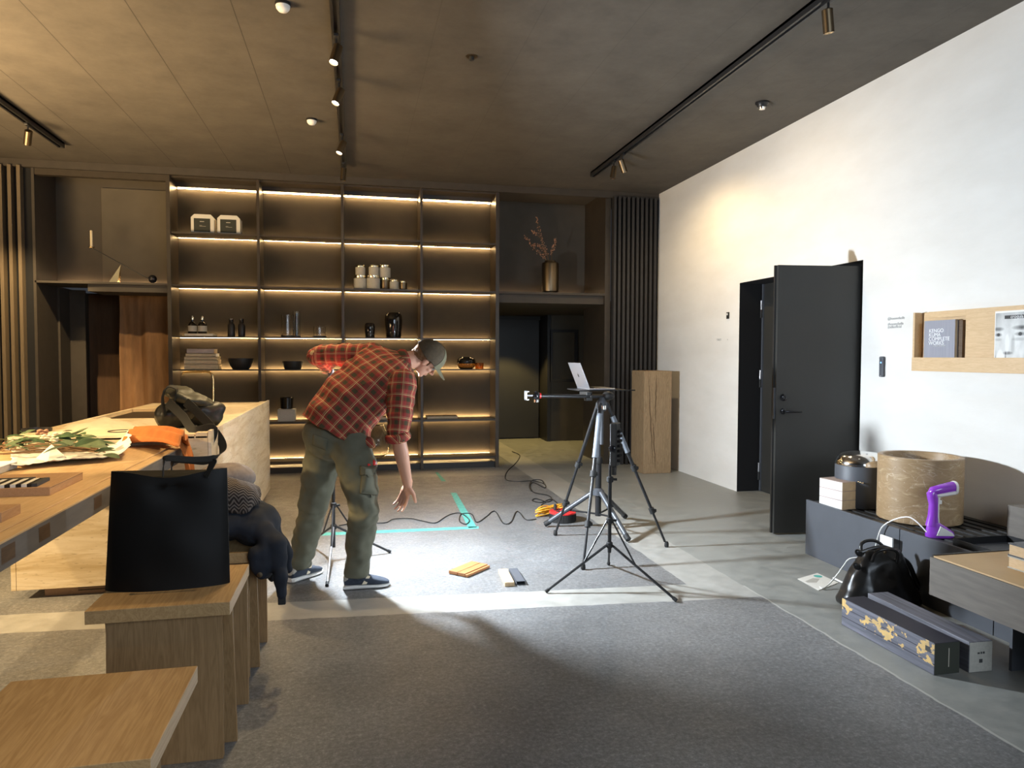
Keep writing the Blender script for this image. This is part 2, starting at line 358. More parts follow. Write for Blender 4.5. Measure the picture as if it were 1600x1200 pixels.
# ------------------------------------------------------------------ room shell
W, B, H = 4.15, 9.4, 3.755
struct(MB().box((-7, -5, -.1), (8, 14, 0)).build('floor', 'floor'))
struct(MB().box((-7, -5, H), (4.45, 9.42, H+.1)).build('ceiling', 'ceiling'))
m = MB()
for a, b in (((W, -5, 0), (W+.3, 5.23, H)), ((W, 7.19, 0), (W+.3, 9.9, H)), ((W, 5.23, 2.31), (W+.3, 7.19, H))): m.box(a, b)
struct(m.build('wall_right', 'plaster'))
m = MB(); m.box((W+.29, 5.2, 0), (W+.75, 7.3, 2.4)); m.box((W+.001, 7.185, 0), (W+.29, 7.19, 2.31)); m.box((W+.001, 5.23, 0), (W+.29, 5.235, 2.31)); m.box((W+.001, 5.23, 2.305), (W+.29, 7.19, 2.31))
struct(m.build('door_1', 'void'))
# dark back wall behind everything
m = MB(); m.box((-7, 10.02, 2.37), (-2.2, 10.1, H)); m.box((-2.25, 9.83, 0), (1.95, 10.0, H)); m.box((1.89, 10.3, 2.30), (3.4, 10.4, H)); m.box((-7, 9.42, H-.001), (4.45, 10.5, H+.1))
m.box((-7, 11.6, 0), (-1.9, 11.7, 2.4))
struct(m.build('wall_back', 'niche'))
m = MB(); m.box((-7, 9.36, 3.67), (4.15, 9.42, 3.755)); struct(m.build('trim_1', 'panel_dark'))
# left niche: side jamb, ledge, header, passage
m = MB(); m.box((-3.655, 9.4, 0), (-3.625, 10.1, H)); m.box((-7, 9.46, 0), (-3.66, 9.6, H)); struct(m.build('wall_left_pier', 'panel_dark'))
m = MB(); m.box((-3.64, 9.4, 2.345), (-2.21, 10.03, 2.37)); m.box((-3.10, 9.46, 2.26), (-2.21, 10.03, 2.345)); struct(m.build('trim_2', 'panel_dark'))
m = MB(); m.box((-3.64, 9.41, 3.60), (-2.21, 9.5, 3.69)); struct(m.build('trim_3', 'shelf'))
struct(MB().box((-3.10, 9.99, 2.37), (-2.21, 10.02, 3.6)).build('wall_back_panel', noisy('niche panel', (.125, .104, .074), .7, .08, 4, .02)))
struct(MB().box((-3.64, 10.0, 0), (-3.60, 11.6, 2.35)).build('wall_passage', 'panel_dark'))
# right niche and doorway recess
m = MB(); m.box((3.38, 9.4, 0), (3.46, 10.32, H)); m.box((4.1, 9.6, 0), (4.15, 12.3, 2.3)); struct(m.build('wall_right_pier', 'shelf'))
m = MB(); m.box((1.89, 9.4, 2.335), (3.38, 10.3, 2.365)); struct(m.build('trim_4', 'panel_dark'))
m = MB(); m.box((1.89, 9.46, 2.22), (3.38, 12.7, 2.335)); m.box((3.38, 10.32, 2.22), (4.15, 12.7, 2.335)); struct(m.build('ceiling_recess', 'panel_dark'))
m = MB(); m.box((1.5, 9.9, 0), (1.88, 12.7, 2.3)); struct(m.build('wall_recess', 'panel_dark'))
m = MB(); m.box((1.7, 12.70, 0), (3.4, 12.8, 2.3)); m.box((3.37, 12.15, 0), (4.3, 12.7, 2.3)); struct(m.build('wall_recess_back', noisy('recess paint', (.06, .048, .03), .5, .1, 5)))
d = MB().box((1.95, 12.62, .02), (3.28, 12.68, 2.15)).build('door_2', 'door_black'); struct(d)
m = MB(); m.box((3.30, 12.10, 0), (3.36, 12.69, 2.22)); m.box((1.88, 12.60, 2.15), (3.30, 12.69, 2.22)); struct(m.build('trim_5', 'black_satin'))
m = MB(); p = [(2.72, .93), (3.33, 2.0)]
x0, x1, z0, z1 = 2.75, 3.36, 1.0, 2.02
# slatted walls
def slats(name, x0, x1, per, wd, y0, y1, mt, label, bm):
    t = thing(name, label, 'slatted wall', (x0, y1, 0)); MB().box((0, 0, 0), (x1-x0, .03, 3.68)).build('backing', bm, t)
    x = x0
    while x+wd <= x1+.001:
        MB().box((0, y0-y1, 0), (wd, 0, 3.68)).build('slat', mt, t).location = (x-x0, 0, 0); x += per
    return t
slats('slatted_panel', -5.47, -3.66, .094, .036, 9.33, 9.42, 'slat_light', 'vertical slatted wall panel at the far left, warm lit edges', 'void')
slats('slatted_panel', 3.47, 4.149, .0655, .034, 9.30, 9.38, 'slat_dark', 'black vertical slatted panel next to the white wall behind wooden plinth', 'void')

# ------------------------------------------------------------------ shelving
sh = thing('shelving_unit', 'tall built-in dark shelving wall with warm strip lights under every shelf', 'shelving', (0, 9.4, 0))
def P9(a, b): return (a[0], a[1]-9.4, a[2]), (b[0], b[1]-9.4, b[2])
MB().box(*P9((-2.2, 9.80, 0), (1.89, 9.829, 3.69))).build('back_panel', 'shelf_back', sh)
UP = [(-2.21, -2.165), (-1.172, -1.138), (-.155, -.121), (.846, .880), (1.846, 1.894)]
for i, (a, b) in enumerate(UP): MB().box(*P9((a, 9.40, 0), (b, 9.80, 3.69))).build('upright', 'shelf', sh, bevel=.002)
MB().box(*P9((-2.165, 9.44, 3.655), (1.846, 9.8, 3.69))).build('top_panel', 'shelf', sh)
MB().box(*P9((-2.165, 9.46, 0), (1.846, 9.7, .075))).build('plinth', 'black_satin', sh)
ROWS = [3.0, 2.363, 1.735, 1.322, .662, .155]
cols = [(UP[i][1], UP[i+1][0]) for i in range(4)]
for ci, (a, b) in enumerate(cols):
    for ri, z in enumerate(ROWS):
        t = .022 if ri < 2 else (.014 if ri in (2, 3) else .03)
        MB().box(*P9((a, 9.42, z-t), (b, 9.761, z))).build('shelf_board', 'shelf', sh)
        MB().box(*P9((a+.01, 9.764, z-t-.001), (b-.01, 9.772, z-(.012 if ri < 3 else .001)))).build('strip_light', 'led', sh)
    MB().box(*P9((a+.01, 9.758, 3.590), (b-.01, 9.768, 3.60))).build('strip_light', 'led', sh)
    MB().box(*P9((a, 9.70, 3.600), (b, 9.8, 3.655))).build('light_pelmet', 'shelf', sh)
# ledge uplights in both niches
for x0, x1, y, z, e in ((-3.60, -2.25, 9.96, 2.372, 0), (1.93, 3.34, 10.27, 2.367, 0)):
    tag(MB().box((x0, y, z), (x1, y+.015, z+.006)).build('strip_light', mat('niche led', (1, .8, .5), .5, emit=(1, .66, .36), es=26), org=(x0, y, z)),
        'thin warm light strip along the back of the %s' % ('left display ledge with the balancing candlestick' if x0 < 0 else 'right display ledge behind the bronze vase'), 'strip light')
spot('recess_downlight', (2.6, 11.9, 2.18), (2.6, 11.85, 0), 150, (1, .72, .26), 96, .3, .04)

# ------------------------------------------------------------------ shelf goods
def shelf_pt(px, py, Y=9.55): return YY(px, py, Y)
def gift(px, label):
    p = shelf_pt(px, 360); p.z = 3.0; t = thing('gift_box', label, 'box', p, 0, 'gift boxes on the top shelf')
    w, h, d, c = .135, .245, .17, .04
    pts = [(-w, 0, 0), (w, 0, 0), (w, 0, h-c), (w-c, 0, h), (-w+c, 0, h), (-w, 0, h-c)]
    MB().prism(pts, (0, d, 0)).build('carton', 'cream_box', t, bevel=.003)
    MB().box((-w+.035, -.002, .028), (w-.045, 0, h-.052)).build('label_sheet', 'label_dark', t)
    m = MB(); 
    for a, b, z, hh in ((-.03, .02, .15, .008), (-.035, -.005, .105, .003), (-.035, .04, .095, .003)): m.box((a, -.0035, z), (b, -.002, z+hh))
    m.build('lettering', 'label_grey', t); return t
gift(316.5, 'cream gift box with dark label, left one of the pair on top shelf'); gift(357.5, 'cream gift box with dark label, right one of the pair on top shelf')
def tin(px, w, yb, yt, base, label, dark=False, Y=9.55):
    p = shelf_pt(px, yb, Y); r = w/1117.6*Y/2*1.03; hh = (yb-yt)/1117.6*Y; p.z = base
    t = thing('candle_tin', label, 'candle', p, 0, 'candle tins on the shelf')
    lid = hh*.22
    MB().lathe([(r*.96, 0), (r*.99, .004), (r*.99, hh-lid-.003), (r*.9, hh-lid)], n=28).build('tin_body', 'dark_brass' if dark else 'label_grey', t, smooth=True)
    MB().lathe([(r*.86, hh-lid), (r*.88, hh-lid+.003), (r*.88, hh-.003), (r*.84, hh)], n=28).build('lid', 'tin_silver', t, smooth=True)
    return base+hh
z1 = tin(562.7, 19, 452, 431, 2.363, 'candle tin lowest in the leftmost stack on the third shelf')
tin(563, 14.5, 431, 415.5, z1, 'small candle tin topping the leftmost stack of tins')
z2 = tin(583.3, 20.5, 452, 430.5, 2.363, 'wide pale candle tin under a smaller one, middle of the tins')
tin(584, 15, 430, 414, z2, 'narrow pale candle tin topping the middle stack of tins')
z3 = tin(601.5, 16, 452, 433, 2.363, 'dark unlabelled candle tin below the grey tin', True, 9.6)
tin(600.8, 18, 433, 414, z3, 'grey candle tin topping the dark one, right of the stacks', False, 9.6)
tin(616, 14, 452.5, 436, 2.363, 'single short pale candle tin right of the stacks')
tin(630, 11.5, 452.5, 438, 2.363, 'small dark candle tin at the right end of the group', True)
# bottles
def bottle(px, label):
    p = shelf_pt(px, 521); p.z = 1.765; t = thing('amenity_bottle', label, 'bottle', p, 0, 'labelled pump bottles on stone tray'); r = .052
    MB().lathe([(r*.95, 0), (r, .006), (r, .11), (r*.8, .135), (.016, .155), (.016, .175)], n=28).build('bottle_body', 'dark_glass', t, smooth=True)
    MB().lathe([(r*1.01, .03), (r*1.015, .031), (r*1.015, .099), (r*1.01, .1)], n=28).build('label_sheet', 'label_grey', t, smooth=True)
    MB().lathe([(.018, .175), (.018, .20), (.012, .205), (.01, .222), (.004, .225)], n=16).build('stopper', 'tin_silver', t, smooth=True)
bottle(301, 'dark bottle with pale label and metal stopper, left on the tray'); bottle(316.5, 'dark bottle with pale label and metal stopper, right on the tray')
p0 = YY(284, 521, 9.42); p1 = YY(333, 521, 9.42)
tag(MB().box((p0.x+.03, 9.415, 1.735), (p1.x, 9.66, 1.765)).build('stone_tray', 'travertine_light', org=(p0.x+.2, 9.5, 1.735), bevel=.004), 'pale stone tray under the two labelled bottles', 'tray')
for px, l in ((361.5, 'tall dark flask nearer the labelled bottles'), (377.7, 'tall dark flask nearer the column divider')):
    p = shelf_pt(px, 524); p.z = 1.735; t = thing('flask', l, 'bottle', p, 0, 'dark flasks on the shelf')
    MB().lathe([(.040, 0), (.043, .01), (.043, .14), (.030, .165), (.026, .172)], n=28).build('flask_body', 'ceramic_black', t, smooth=True)
    MB().lathe([(.024, .172), (.027, .176), (.027, .222), (.022, .226)], n=28).build('stopper', 'dark_glass', t, smooth=True)
def hurricane(px, wpx, yt, label, candle=False, Y=9.55):
    p = shelf_pt(px, 524, Y); p.z = 1.735; r = wpx/1117.6*Y/2; hh = (524-yt)/1117.6*Y; t = thing('glass_lantern', label, 'glass vase', p, 0, 'glass cylinders on dark bases')
    MB().lathe([(r*1.12, 0), (r*1.12, .018), (r*.9, .02)], n=28).build('base', 'black_metal', t, smooth=True)
    MB().lathe([(r, .02), (r, hh), (r-.006, hh), (r-.006, .024)], n=32).build('glass_tube', 'glass', t, smooth=True)
    if candle: MB().lathe([(r*.42, .022), (r*.42, hh*.93), (r*.3, hh*.94)], n=20).build('candle_stick', 'candle_wax', t, smooth=True)
hurricane(449.5, 17, 491, 'wide tall clear glass cylinder left of the slimmer one'); hurricane(463.5, 10.5, 485.5, 'slim tallest clear glass cylinder with a pale candle', True, 9.52); hurricane(499.5, 18, 508, 'low wide clear glass cylinder standing apart on the right')
def dome(px, wpx, yt, label):
    p = shelf_pt(px, 526); p.z = 1.735; r = wpx/1117.6*9.55/2; hh = (526-yt)/1117.6*9.55; t = thing('glass_dome', label, 'glass vase', p, 0, 'smoked glass domes')
    MB().lathe([(r*.84, 0), (r*.86, .01), (r*.9, hh*.22)], n=32).build('dark_foot', 'dark_glass', t, smooth=True)
    prof = [(r*.88, hh*.2), (r*.96, hh*.45), (r, hh*.72), (r*.93, hh*.9), (r*.75, hh*.98), (r*.7, hh)]
    MB().lathe(prof+[(a*.93, b-.006) for a, b in prof[::-1]], n=32).build('glass_bell', 'smoke_glass', t, smooth=True)
dome(578, 16, 503.5, 'small smoked glass vase with dark base above the man'); dome(615, 27, 487.5, 'large smoked glass vase with dark base above the man')
# books (col 1, fifth shelf)
bk = [(287.5, 341, 578, 570), (287.5, 340, 570, 564), (288, 339, 564, 559.5), (290, 337, 559.5, 554.7), (292, 334, 554.7, 548)]
z = 1.322
for i, (a, b, yb, yt) in enumerate(bk):
    pa = YY(a, yb, 9.44); pb = YY(b, yb, 9.44); h = (yb-yt)/1117.6*9.6; pa.z = z; pa.x = max(pa.x, -2.14)
    t = thing('book', ('lowest thick beige book', 'second beige book from the bottom', 'middle beige book', 'slim pale book second from the top', 'brown-edged book on top')[i]+' of the shelf stack behind the counter', 'book', pa, 0, 'beige books stacked on the shelf')
    MB().box((.004, .006, .003), (pb.x-pa.x-.004, .26, h-.003)).build('pages', 'book_white' if i == 3 else 'book_beige', t)
    m = MB(); m.box((0, 0, 0), (pb.x-pa.x, .265, .003)); m.box((0, 0, h-.003), (pb.x-pa.x, .265, h)); m.box((0, 0, 0), (pb.x-pa.x, .005, h)); m.build('cover', 'book_beige' if i < 4 else 'book_cover', t); z += h
def bowl(name, px, wpx, yb, yt, zz, label, m='ceramic_black', foot=.6):
    p = shelf_pt(px, yb, 9.58); p.z = zz; r = wpx/1117.6*9.58/2; h = (yb-yt)/1117.6*9.58
    prof = [(r*foot, 0), (r*.85, h*.35), (r*.97, h*.75), (r, h), (r*.95, h), (r*.9, h*.75), (r*.78, h*.4), (r*.3, h*.2)]
    return tag(MB().lathe([(q[0]+p.x*0, q[1]) for q in prof], p, 40).build(name, m, org=p, smooth=True), label, 'bowl')
bowl('bowl', 376.5, 36, 578, 561.5, 1.322, 'deep black bowl next to the stack of books'); bowl('bowl', 457.5, 31, 577.5, 565, 1.322, 'shallow black bowl alone in the second column', foot=.75)
p = shelf_pt(728.5, 577, 9.58); p.z = 1.322; t = thing('glass_pot', 'round amber glass pot with dark rim behind the cap', 'glass bowl', p)
MB().lathe([(.08, 0), (.115, .03), (.122, .07), (.12, .075)], n=36).build('amber_body', 'amber_glass', t, smooth=True)
MB().lathe([(.12, .075), (.128, .10), (.12, .13), (.10, .15), (.08, .155), (.07, .165), (.065, .15), (.09, .14), (.11, .12), (.112, .09)], n=36).build('dark_rim', 'dark_glass', t, smooth=True)
p = shelf_pt(749, 577, 9.55); p.z = 1.322; t = thing('tumbler', 'small amber tumbler beside the round glass pot', 'glass', p)
MB().lathe([(.055, 0), (.062, .085), (.057, .085), (.05, .01)], n=28).build('tumbler_glass', 'amber_glass', t, smooth=True)
p = shelf_pt(448.5, 657, 9.55); p.z = .662; t = thing('candle_box', 'square stone-grey box holding a black glazed candle', 'candle', p)
MB().box((-.105, -.10, 0), (.105, .10, .155)).build('stone_box', 'linen', t, bevel=.003); MB().lathe([(.06, .155), (.075, .16), (.082, .30), (.076, .305), (.07, .17)], n=32).build('candle_glass', 'dark_glass', t, smooth=True)
for a, b, l in ((667, 715, 'slim dark tray on the lowest shelf but one, right column'), (560, 604, 'slim dark tray seen under the bent man')):
    pa, pb = YY(a, 652, 9.47), YY(b, 652, 9.47); tag(MB().box((pa.x, 9.45, .663), (pb.x, 9.68, .70)).build('display_tray', 'dark_brass', org=(pa.x, 9.45, .663), bevel=.003), l, 'tray', 'slim display trays')
p = YY(590, 727, 9.58); p.z = .155; prof = [(.06, 0), (.13, .05), (.165, .15), (.155, .28), (.105, .39), (.075, .42), (.085, .43)]
tag(MB().lathe(prof+[(a-.006, b+.004) for a, b in prof[::-1]], p, 40).build('glass_vase', 'glass', org=p, smooth=True), 'large clear balloon glass vase on the bottom shelf behind the man', 'glass vase')

# ------------------------------------------------------------------ niches
t = thing('candle_holder', 'balancing candle holder with long rod and black ball on left ledge', 'candlestick', (-2.85, 9.5, 2.37))
def N9(x, y): q = YY(x, y, 9.5); return V((q.x+2.85, 0, q.z-2.37))
a, b = N9(143, 387), N9(235, 437)
MB().tube([a, b], .0055).build('rod', 'black_metal', t, smooth=True); MB().ell(N9(238.5, 436), .05).build('ball', 'black_gloss', t, smooth=True).location = (0, 0, .0)
MB().lathe([(.012, 0), (.035, .006), (.037, .012), (.01, .014)], a+V((0, 0, -.004)), 20).build('cup', 'brass', t, smooth=True)
MB().lathe([(.014, 0), (.014, .19), (.008, .195)], a+V((0, 0, .012)), 16).build('candle_stick', 'candle_wax', t, smooth=True)
q = N9(189, 413); m = MB(); m.add([q, (N9(165, 0).x, -.08, 0), (N9(176, 0).x, -.02, 0), (N9(176, 0).x, .09, 0)], [(0, 1, 2), (0, 2, 3), (0, 3, 1), (1, 3, 2)]); m.build('stand', 'brass', t)
p = YY(859.5, 457, 9.62); p.z = 2.365; t = thing('bronze_vase', 'dark bronze cylinder vase with ribbed edges on the right ledge', 'vase', p)
MB().lathe([(.085, 0), (.088, .02), (.115, .03), (.118, .05), (.118, .40), (.11, .425), (.08, .435), (.075, .455), (.065, .455), (.065, .40)], n=40).build('vase_body', 'dark_brass', t, smooth=True)
t = tag(thing('branch_arrangement', '', ''), 'bare twig branches with small orange berries standing in the bronze vase', 'branches'); t.location = p+V((0, 0, .15))
def V9(x, y, o=0): q = YY(x, y, 9.62+o); return q-t.location
brs = [[V9(858, 440), V9(853, 405), V9(838, 392), V9(822, 370)], [V9(858, 440), V9(856, 400), V9(845, 372), V9(838, 340)], [V9(861, 440), V9(862, 400), V9(866, 385), V9(868, 374)], [V9(859, 440, .05), V9(852, 402, .1), V9(845, 385, .1), V9(832, 382, .15)], [V9(845, 372), V9(838, 366), V9(833, 362)]]
m = MB(); be = MB()
for br in brs:
    sp = spline(br, 6); m.tube(sp, [.005-.0035*i/len(sp) for i in range(len(sp))], 6)
    for q in sp[7:]:
        for k in range(4):
            c = q+V((random.uniform(-.025, .025), random.uniform(-.02, .02), random.uniform(-.02, .02))); be.ell(c, .0065, nu=6, nv=4)
            m.tube([q, c], .0012, 4)
m.build('twigs', 'twig', t, smooth=True); be.build('berries', M['petal_pink'], t, smooth=True)['kind'] = 'stuff'
# recess noticeboard frame on the side wall
fa, fb = YY(859, 597, 12.1), YY(903, 515, 12.1); fr = thing('wall_frame', 'thin dark rectangular frame on the back wall of the doorway recess', 'frame', (fa.x, 12.1, fa.z)); wx, wz = fb.x-fa.x, fb.z-fa.z
for a_, b_ in (((0, 0, 0), (wx, .045, .05)), ((0, 0, wz-.05), (wx, .045, wz)), ((0, 0, .05), (.05, .045, wz-.05)), ((wx-.05, 0, .05), (wx, .045, wz-.05))): MB().box(a_, b_).build('frame_bar', 'black_satin', fr)
# curtains of the passage
def drape(name, x0, x1, y, z0, z1, amp, per, mt, label, nx=90, nz=36):
    vs = []; fs = []
    for j in range(nz+1):
        for i in range(nx+1):
            x = x0+(x1-x0)*i/nx; z = z0+(z1-z0)*j/nz; k = 1-.65*(j/nz)
            dy = amp*k*(math.sin(x*per+.6*math.sin(z*2.1))+.55*math.sin(x*per*2.3+1+z*1.3))+amp*.8*noise.noise(V((x*6, z*1.7, y)))
            vs.append((x, y+dy, z))
    for j in range(nz):
        for i in range(nx): a = j*(nx+1)+i; fs.append((a, a+1, a+nx+2, a+nx+1))
    o = MB().add(vs, fs).build(name, mt, org=((x0+x1)/2, y, z0), smooth=True); s = o.modifiers.new('s', 'SOLIDIFY'); s.thickness = .006; return tag(o, label, 'curtain')
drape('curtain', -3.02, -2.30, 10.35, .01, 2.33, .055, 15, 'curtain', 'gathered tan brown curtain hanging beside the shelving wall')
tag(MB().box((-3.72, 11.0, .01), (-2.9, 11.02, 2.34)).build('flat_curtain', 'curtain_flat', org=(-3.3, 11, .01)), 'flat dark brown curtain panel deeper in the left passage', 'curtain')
tag(MB().box((-3.64, 10.32, .01), (-3.42, 10.36, 2.34)).build('passage_screen', 'panel_dark', org=(-3.5, 10.3, .01)), 'narrow black upright panel in the left passage next to brown curtain', 'panel')
spot('curtain_fill', (-3.03, 7.0, 3.6), (-2.7, 10.4, 1.2), 190, WARM, 30, .6)  # added spot with no fixture, brightens the passage curtains

# ------------------------------------------------------------------ ceiling fixtures
def track(name, x, y0, y1, label):
    t = thing(name, label, 'light track', (x, (y0+y1)/2, H)); h = (y1-y0)/2
    m = MB(); m.box((-.03, -h, -.055), (-.012, h, 0)); m.box((.012, -h, -.055), (.03, h, 0)); m.box((-.03, -h, -.02), (.03, h, 0)); m.build('rail', 'black_metal', t)
    for s in (-1, 1): MB().box((-.031, s*h-.004, -.057), (.031, s*h+.004, 0)).build('end_cap', 'rubber', t)
track('ceiling_track', -.11, 1.2, 8.75, 'black ceiling track in the middle with the row of lit spots')
track('ceiling_track', 2.87, 1.5, 8.45, 'black ceiling track on the right near the white wall')
track('ceiling_track', -3.03, 3.0, 8.55, 'short black ceiling track at the upper left corner')
def spotlight(x, y, tgt, label, power=0, ang=38, mt='lamp_face', L=.14, lit=True):
    o = V((x, y, H-.055)); t = thing('track_spotlight', label, 'spotlight', o, 0, 'spotlights on the ceiling tracks')
    d = (V(tgt)-(o+V((0, 0, -.12)))).normalized(); c = V((0, 0, -.12))
    MB().box((-.016, -.05, -.02), (.016, .05, .001)).build('adapter', 'black_metal', t, bevel=.003)
    MB().tube([V((0, 0, -.01)), c], .008).build('stem', 'black_metal', t, smooth=True)
    a = c-d*L*.45; MB().lathe([(.028, 0), (.033, .004), (.033, L), (.030, L), (.028, L-.012)], a, 24, d).build('lamp_head', 'dark_brass', t, smooth=True)
    MB().lathe([(.0, 0), (.0275, .0005), (.0275, .002), (0, .003)], c+d*L*.46, 20, d).build('lens', mt if lit else 'rubber', t)
    if power: s = spot('spot_beam', o+c+d*(L*.55+.03), o+c+d*3, power, WARM, ang, .6, .025)
spotlight(-.11, 5.16, (-1.0, 4.1, 0), 'lit spotlight nearest the camera on the middle track', 120, 62)
spotlight(-.11, 5.98, (-1.5, 5.0, 0), 'lit spotlight second from the camera on the middle track', 210, 60)
spotlight(-.11, 7.42, (-1.5, 6.4, 0), 'lit spotlight third from the camera on the middle track', 240, 60)
spotlight(-.11, 8.5, (-.4, 8.1, 0), 'small spotlight at the far end of the middle track', 0, lit=False)
spotlight(2.87, 3.98, (3.6, 4.4, 0), 'bronze spotlight at the top edge of the picture on right track', 0)
spotlight(2.87, 7.45, (4.1, 7.7, .6), 'far spotlight on the right track tilted to the wall', 72, 150)
spotlight(2.87, 7.72, (2.2, 7.5, 0), 'bronze spotlight beside another at the far end of right track', 0, lit=False)
spotlight(-3.03, 7.75, (-4.0, 9.4, 1.1), 'small spotlight under the short track at upper left', 420, 62)
# added warm beams without fixtures, brightening wall, table, shelves and stools
spot('fill_beam', (2.75, 5.9, 3.6), (4.15, 6.0, 1.3), 48, (1, .78, .5), 150, 1, .15)
spot('fill_beam', (-.11, 3.0, 3.6), (-2.1, 3.6, .6), 130, WARM, 64, .7)
spot('fill_beam', (-.11, 6.5, 3.6), (-.1, 9.6, 1.9), 22, WARM, 70, 1)
spot('fill_beam', (-.3, 1.3, 3.6), (-.95, 1.9, .6), 150, WARM, 34, .9, .1)
spot('fill_beam', (-.11, 4.0, 3.6), (-.8, 3.2, .6), 95, WARM, 30, .9, .1)
for px, py, l, k in ((442, 5, 'white domed ceiling detector at the top edge of the picture', 1), (487, 186, 'white domed ceiling detector beside the middle track', 1), (737, 88, 'tiny dark recessed sprinkler in the middle of the ceiling', 0), (1191, 160, 'dark ceiling detector with pale tip near the white wall', 2)):
    p = F(px, py, H); t = thing('ceiling_detector', l, 'detector', p, 0, 'ceiling detectors' if k else None)
    if k == 1:
        MB().lathe([(.05, 0), (.05, -.014), (.045, -.018)], n=28).build('base', 'black_metal', t, smooth=True); MB().lathe([(.046, -.016), (.042, -.035), (.028, -.052), (.0, -.058)], n=28).build('dome', 'white_plastic', t, smooth=True)
    elif k == 2:
        MB().lathe([(.06, 0), (.06, -.012), (.045, -.025), (.04, -.045)], n=28).build('base', 'black_metal', t, smooth=True); MB().lathe([(.03, -.045), (.026, -.06), (0, -.064)], n=28).build('dome', 'chrome', t, smooth=True)
    else:
        MB().lathe([(.045, 0), (.045, -.004), (.03, -.006)], n=28).build('rosette', 'dark_brass', t, smooth=True); MB().lathe([(.02, -.004), (.018, -.03), (0, -.032)], n=16).build('nozzle', 'rubber', t, smooth=True)
# ------------------------------------------------------------------ open black door leaf
hx, hy = 4.43, 5.262; ang = math.atan2(5.375-hy, 3.442-hx); Lf = math.hypot(3.442-hx, 5.375-hy)
t = thing('door_leaf', 'black door leaf standing open from the white wall with lever handle', 'door', (hx, hy, 0), ang)
MB().box((0, -.022, .012), (Lf, .022, 2.262)).build('leaf_panel', 'door_black', t, bevel=.002)
MB().box((Lf, -.030, .012), (Lf+.012, -.008, 2.262)).build('edge_rebate', 'black_satin', t)
sd = 1   # the camera sees the +y local side turned towards it
hp = .065
def hside(s):
    lv = MB(); lv.lathe([(.026, 0), (.026, .008), (.02, .012)], (Lf-hp, s*.022, 1.045), 24, (0, s, 0)); lv.tube([(Lf-hp, s*.03, 1.045), (Lf-hp, s*.06, 1.045), (Lf-hp-.02, s*.066, 1.045), (Lf-hp-.14, s*.066, 1.04)], [.010, .010, .012, .006], 10)
    lv.build('handle', 'black_gloss', t, smooth=True)
    MB().lathe([(.030, 0), (.030, .010), (.024, .016), (.012, .018), (.010, .012)], (Lf-hp, s*.022, 1.16), 28, (0, s, 0)).build('lock_rosette', 'black_gloss', t, smooth=True)
hside(1); hside(-1)
MB().box((Lf-.001, -.010, .98), (Lf+.014, .010, 1.24)).build('lock_plate', 'charcoal', t)
t = thing('inner_door', 'second black door inside the opening, edge with hinges', 'door', (4.44, 7.17, 0))
MB().box((-.02, -1.82, .01), (.02, -.02, 2.30)).build('leaf_panel', 'door_black', t)
MB().box((-.035, -.035, .01), (-.018, -.012, 2.30)).build('edge_strip', 'charcoal', t)
for z in (.22, 1.25, 2.02):
    h = MB().lathe([(.011, 0), (.011, .10)], (-.045, -.02, z), 14).build('hinge', 'silver', t, smooth=True); MB().lathe([(.0125, -.09), (.0125, 0)], (-.045, -.02, z), 14).build('knuckle', 'rubber', h, smooth=True)
# wall bits
for px, py, wd, hh, l in ((1138, 493, .05, .075, 'small black square switch on the white wall left of the door'),):
    p = XX(px, py, W); t = thing('wall_switch', l, 'switch', p); MB().box((-.012, -wd/2, -hh/2), (0, wd/2, hh/2)).build('plate', 'black_satin', t, bevel=.002); MB().box((-.014, -.010, .004), (-.012, .014, .026)).build('screen', 'white_plastic', t)
p = XX(1380, 573, W); t = thing('door_reader', 'slim dark card reader with blue light right of the door', 'card reader', p)
MB().box((-.022, -.024, -.082), (0, .024, .082)).build('reader_body', 'charcoal', t, bevel=.008, seg=3); MB().box((-.024, -.005, .028), (-.021, .005, .038)).build('status_light', mat('blue light', (.1, .3, 1), .4, emit=(.15, .4, 1), es=3), t)
for z in (-.074, .074): MB().box((-.0235, -.006, z-.004), (-.0215, .006, z+.004)).build('screw', 'silver', t)
WR = (PI/2, 0, -PI/2)
def wall_text(s, px, py, size, m, label):
    p = XX(px, py, W-.001); o = text('wall_lettering', s, size, m, None, p, WR); tag(o, label, 'lettering'); return o
wall_text('TOILET', 1119.5, 532.5, .034, 'grey_ink', 'small grey word on the white wall under the black switch')
wall_text('\u2190', 1136, 532, .03, 'grey_ink', 'tiny grey arrow on the white wall right of the small word')
wall_text('@houseofselle', 1387, 500, .030, 'grey_ink', 'upper line of small grey writing above the card reader')
wall_text('#houseofselle\n#selleofficial', 1387, 508.5, .030, 'grey_ink', 'lower two lines of small grey writing above the card reader')
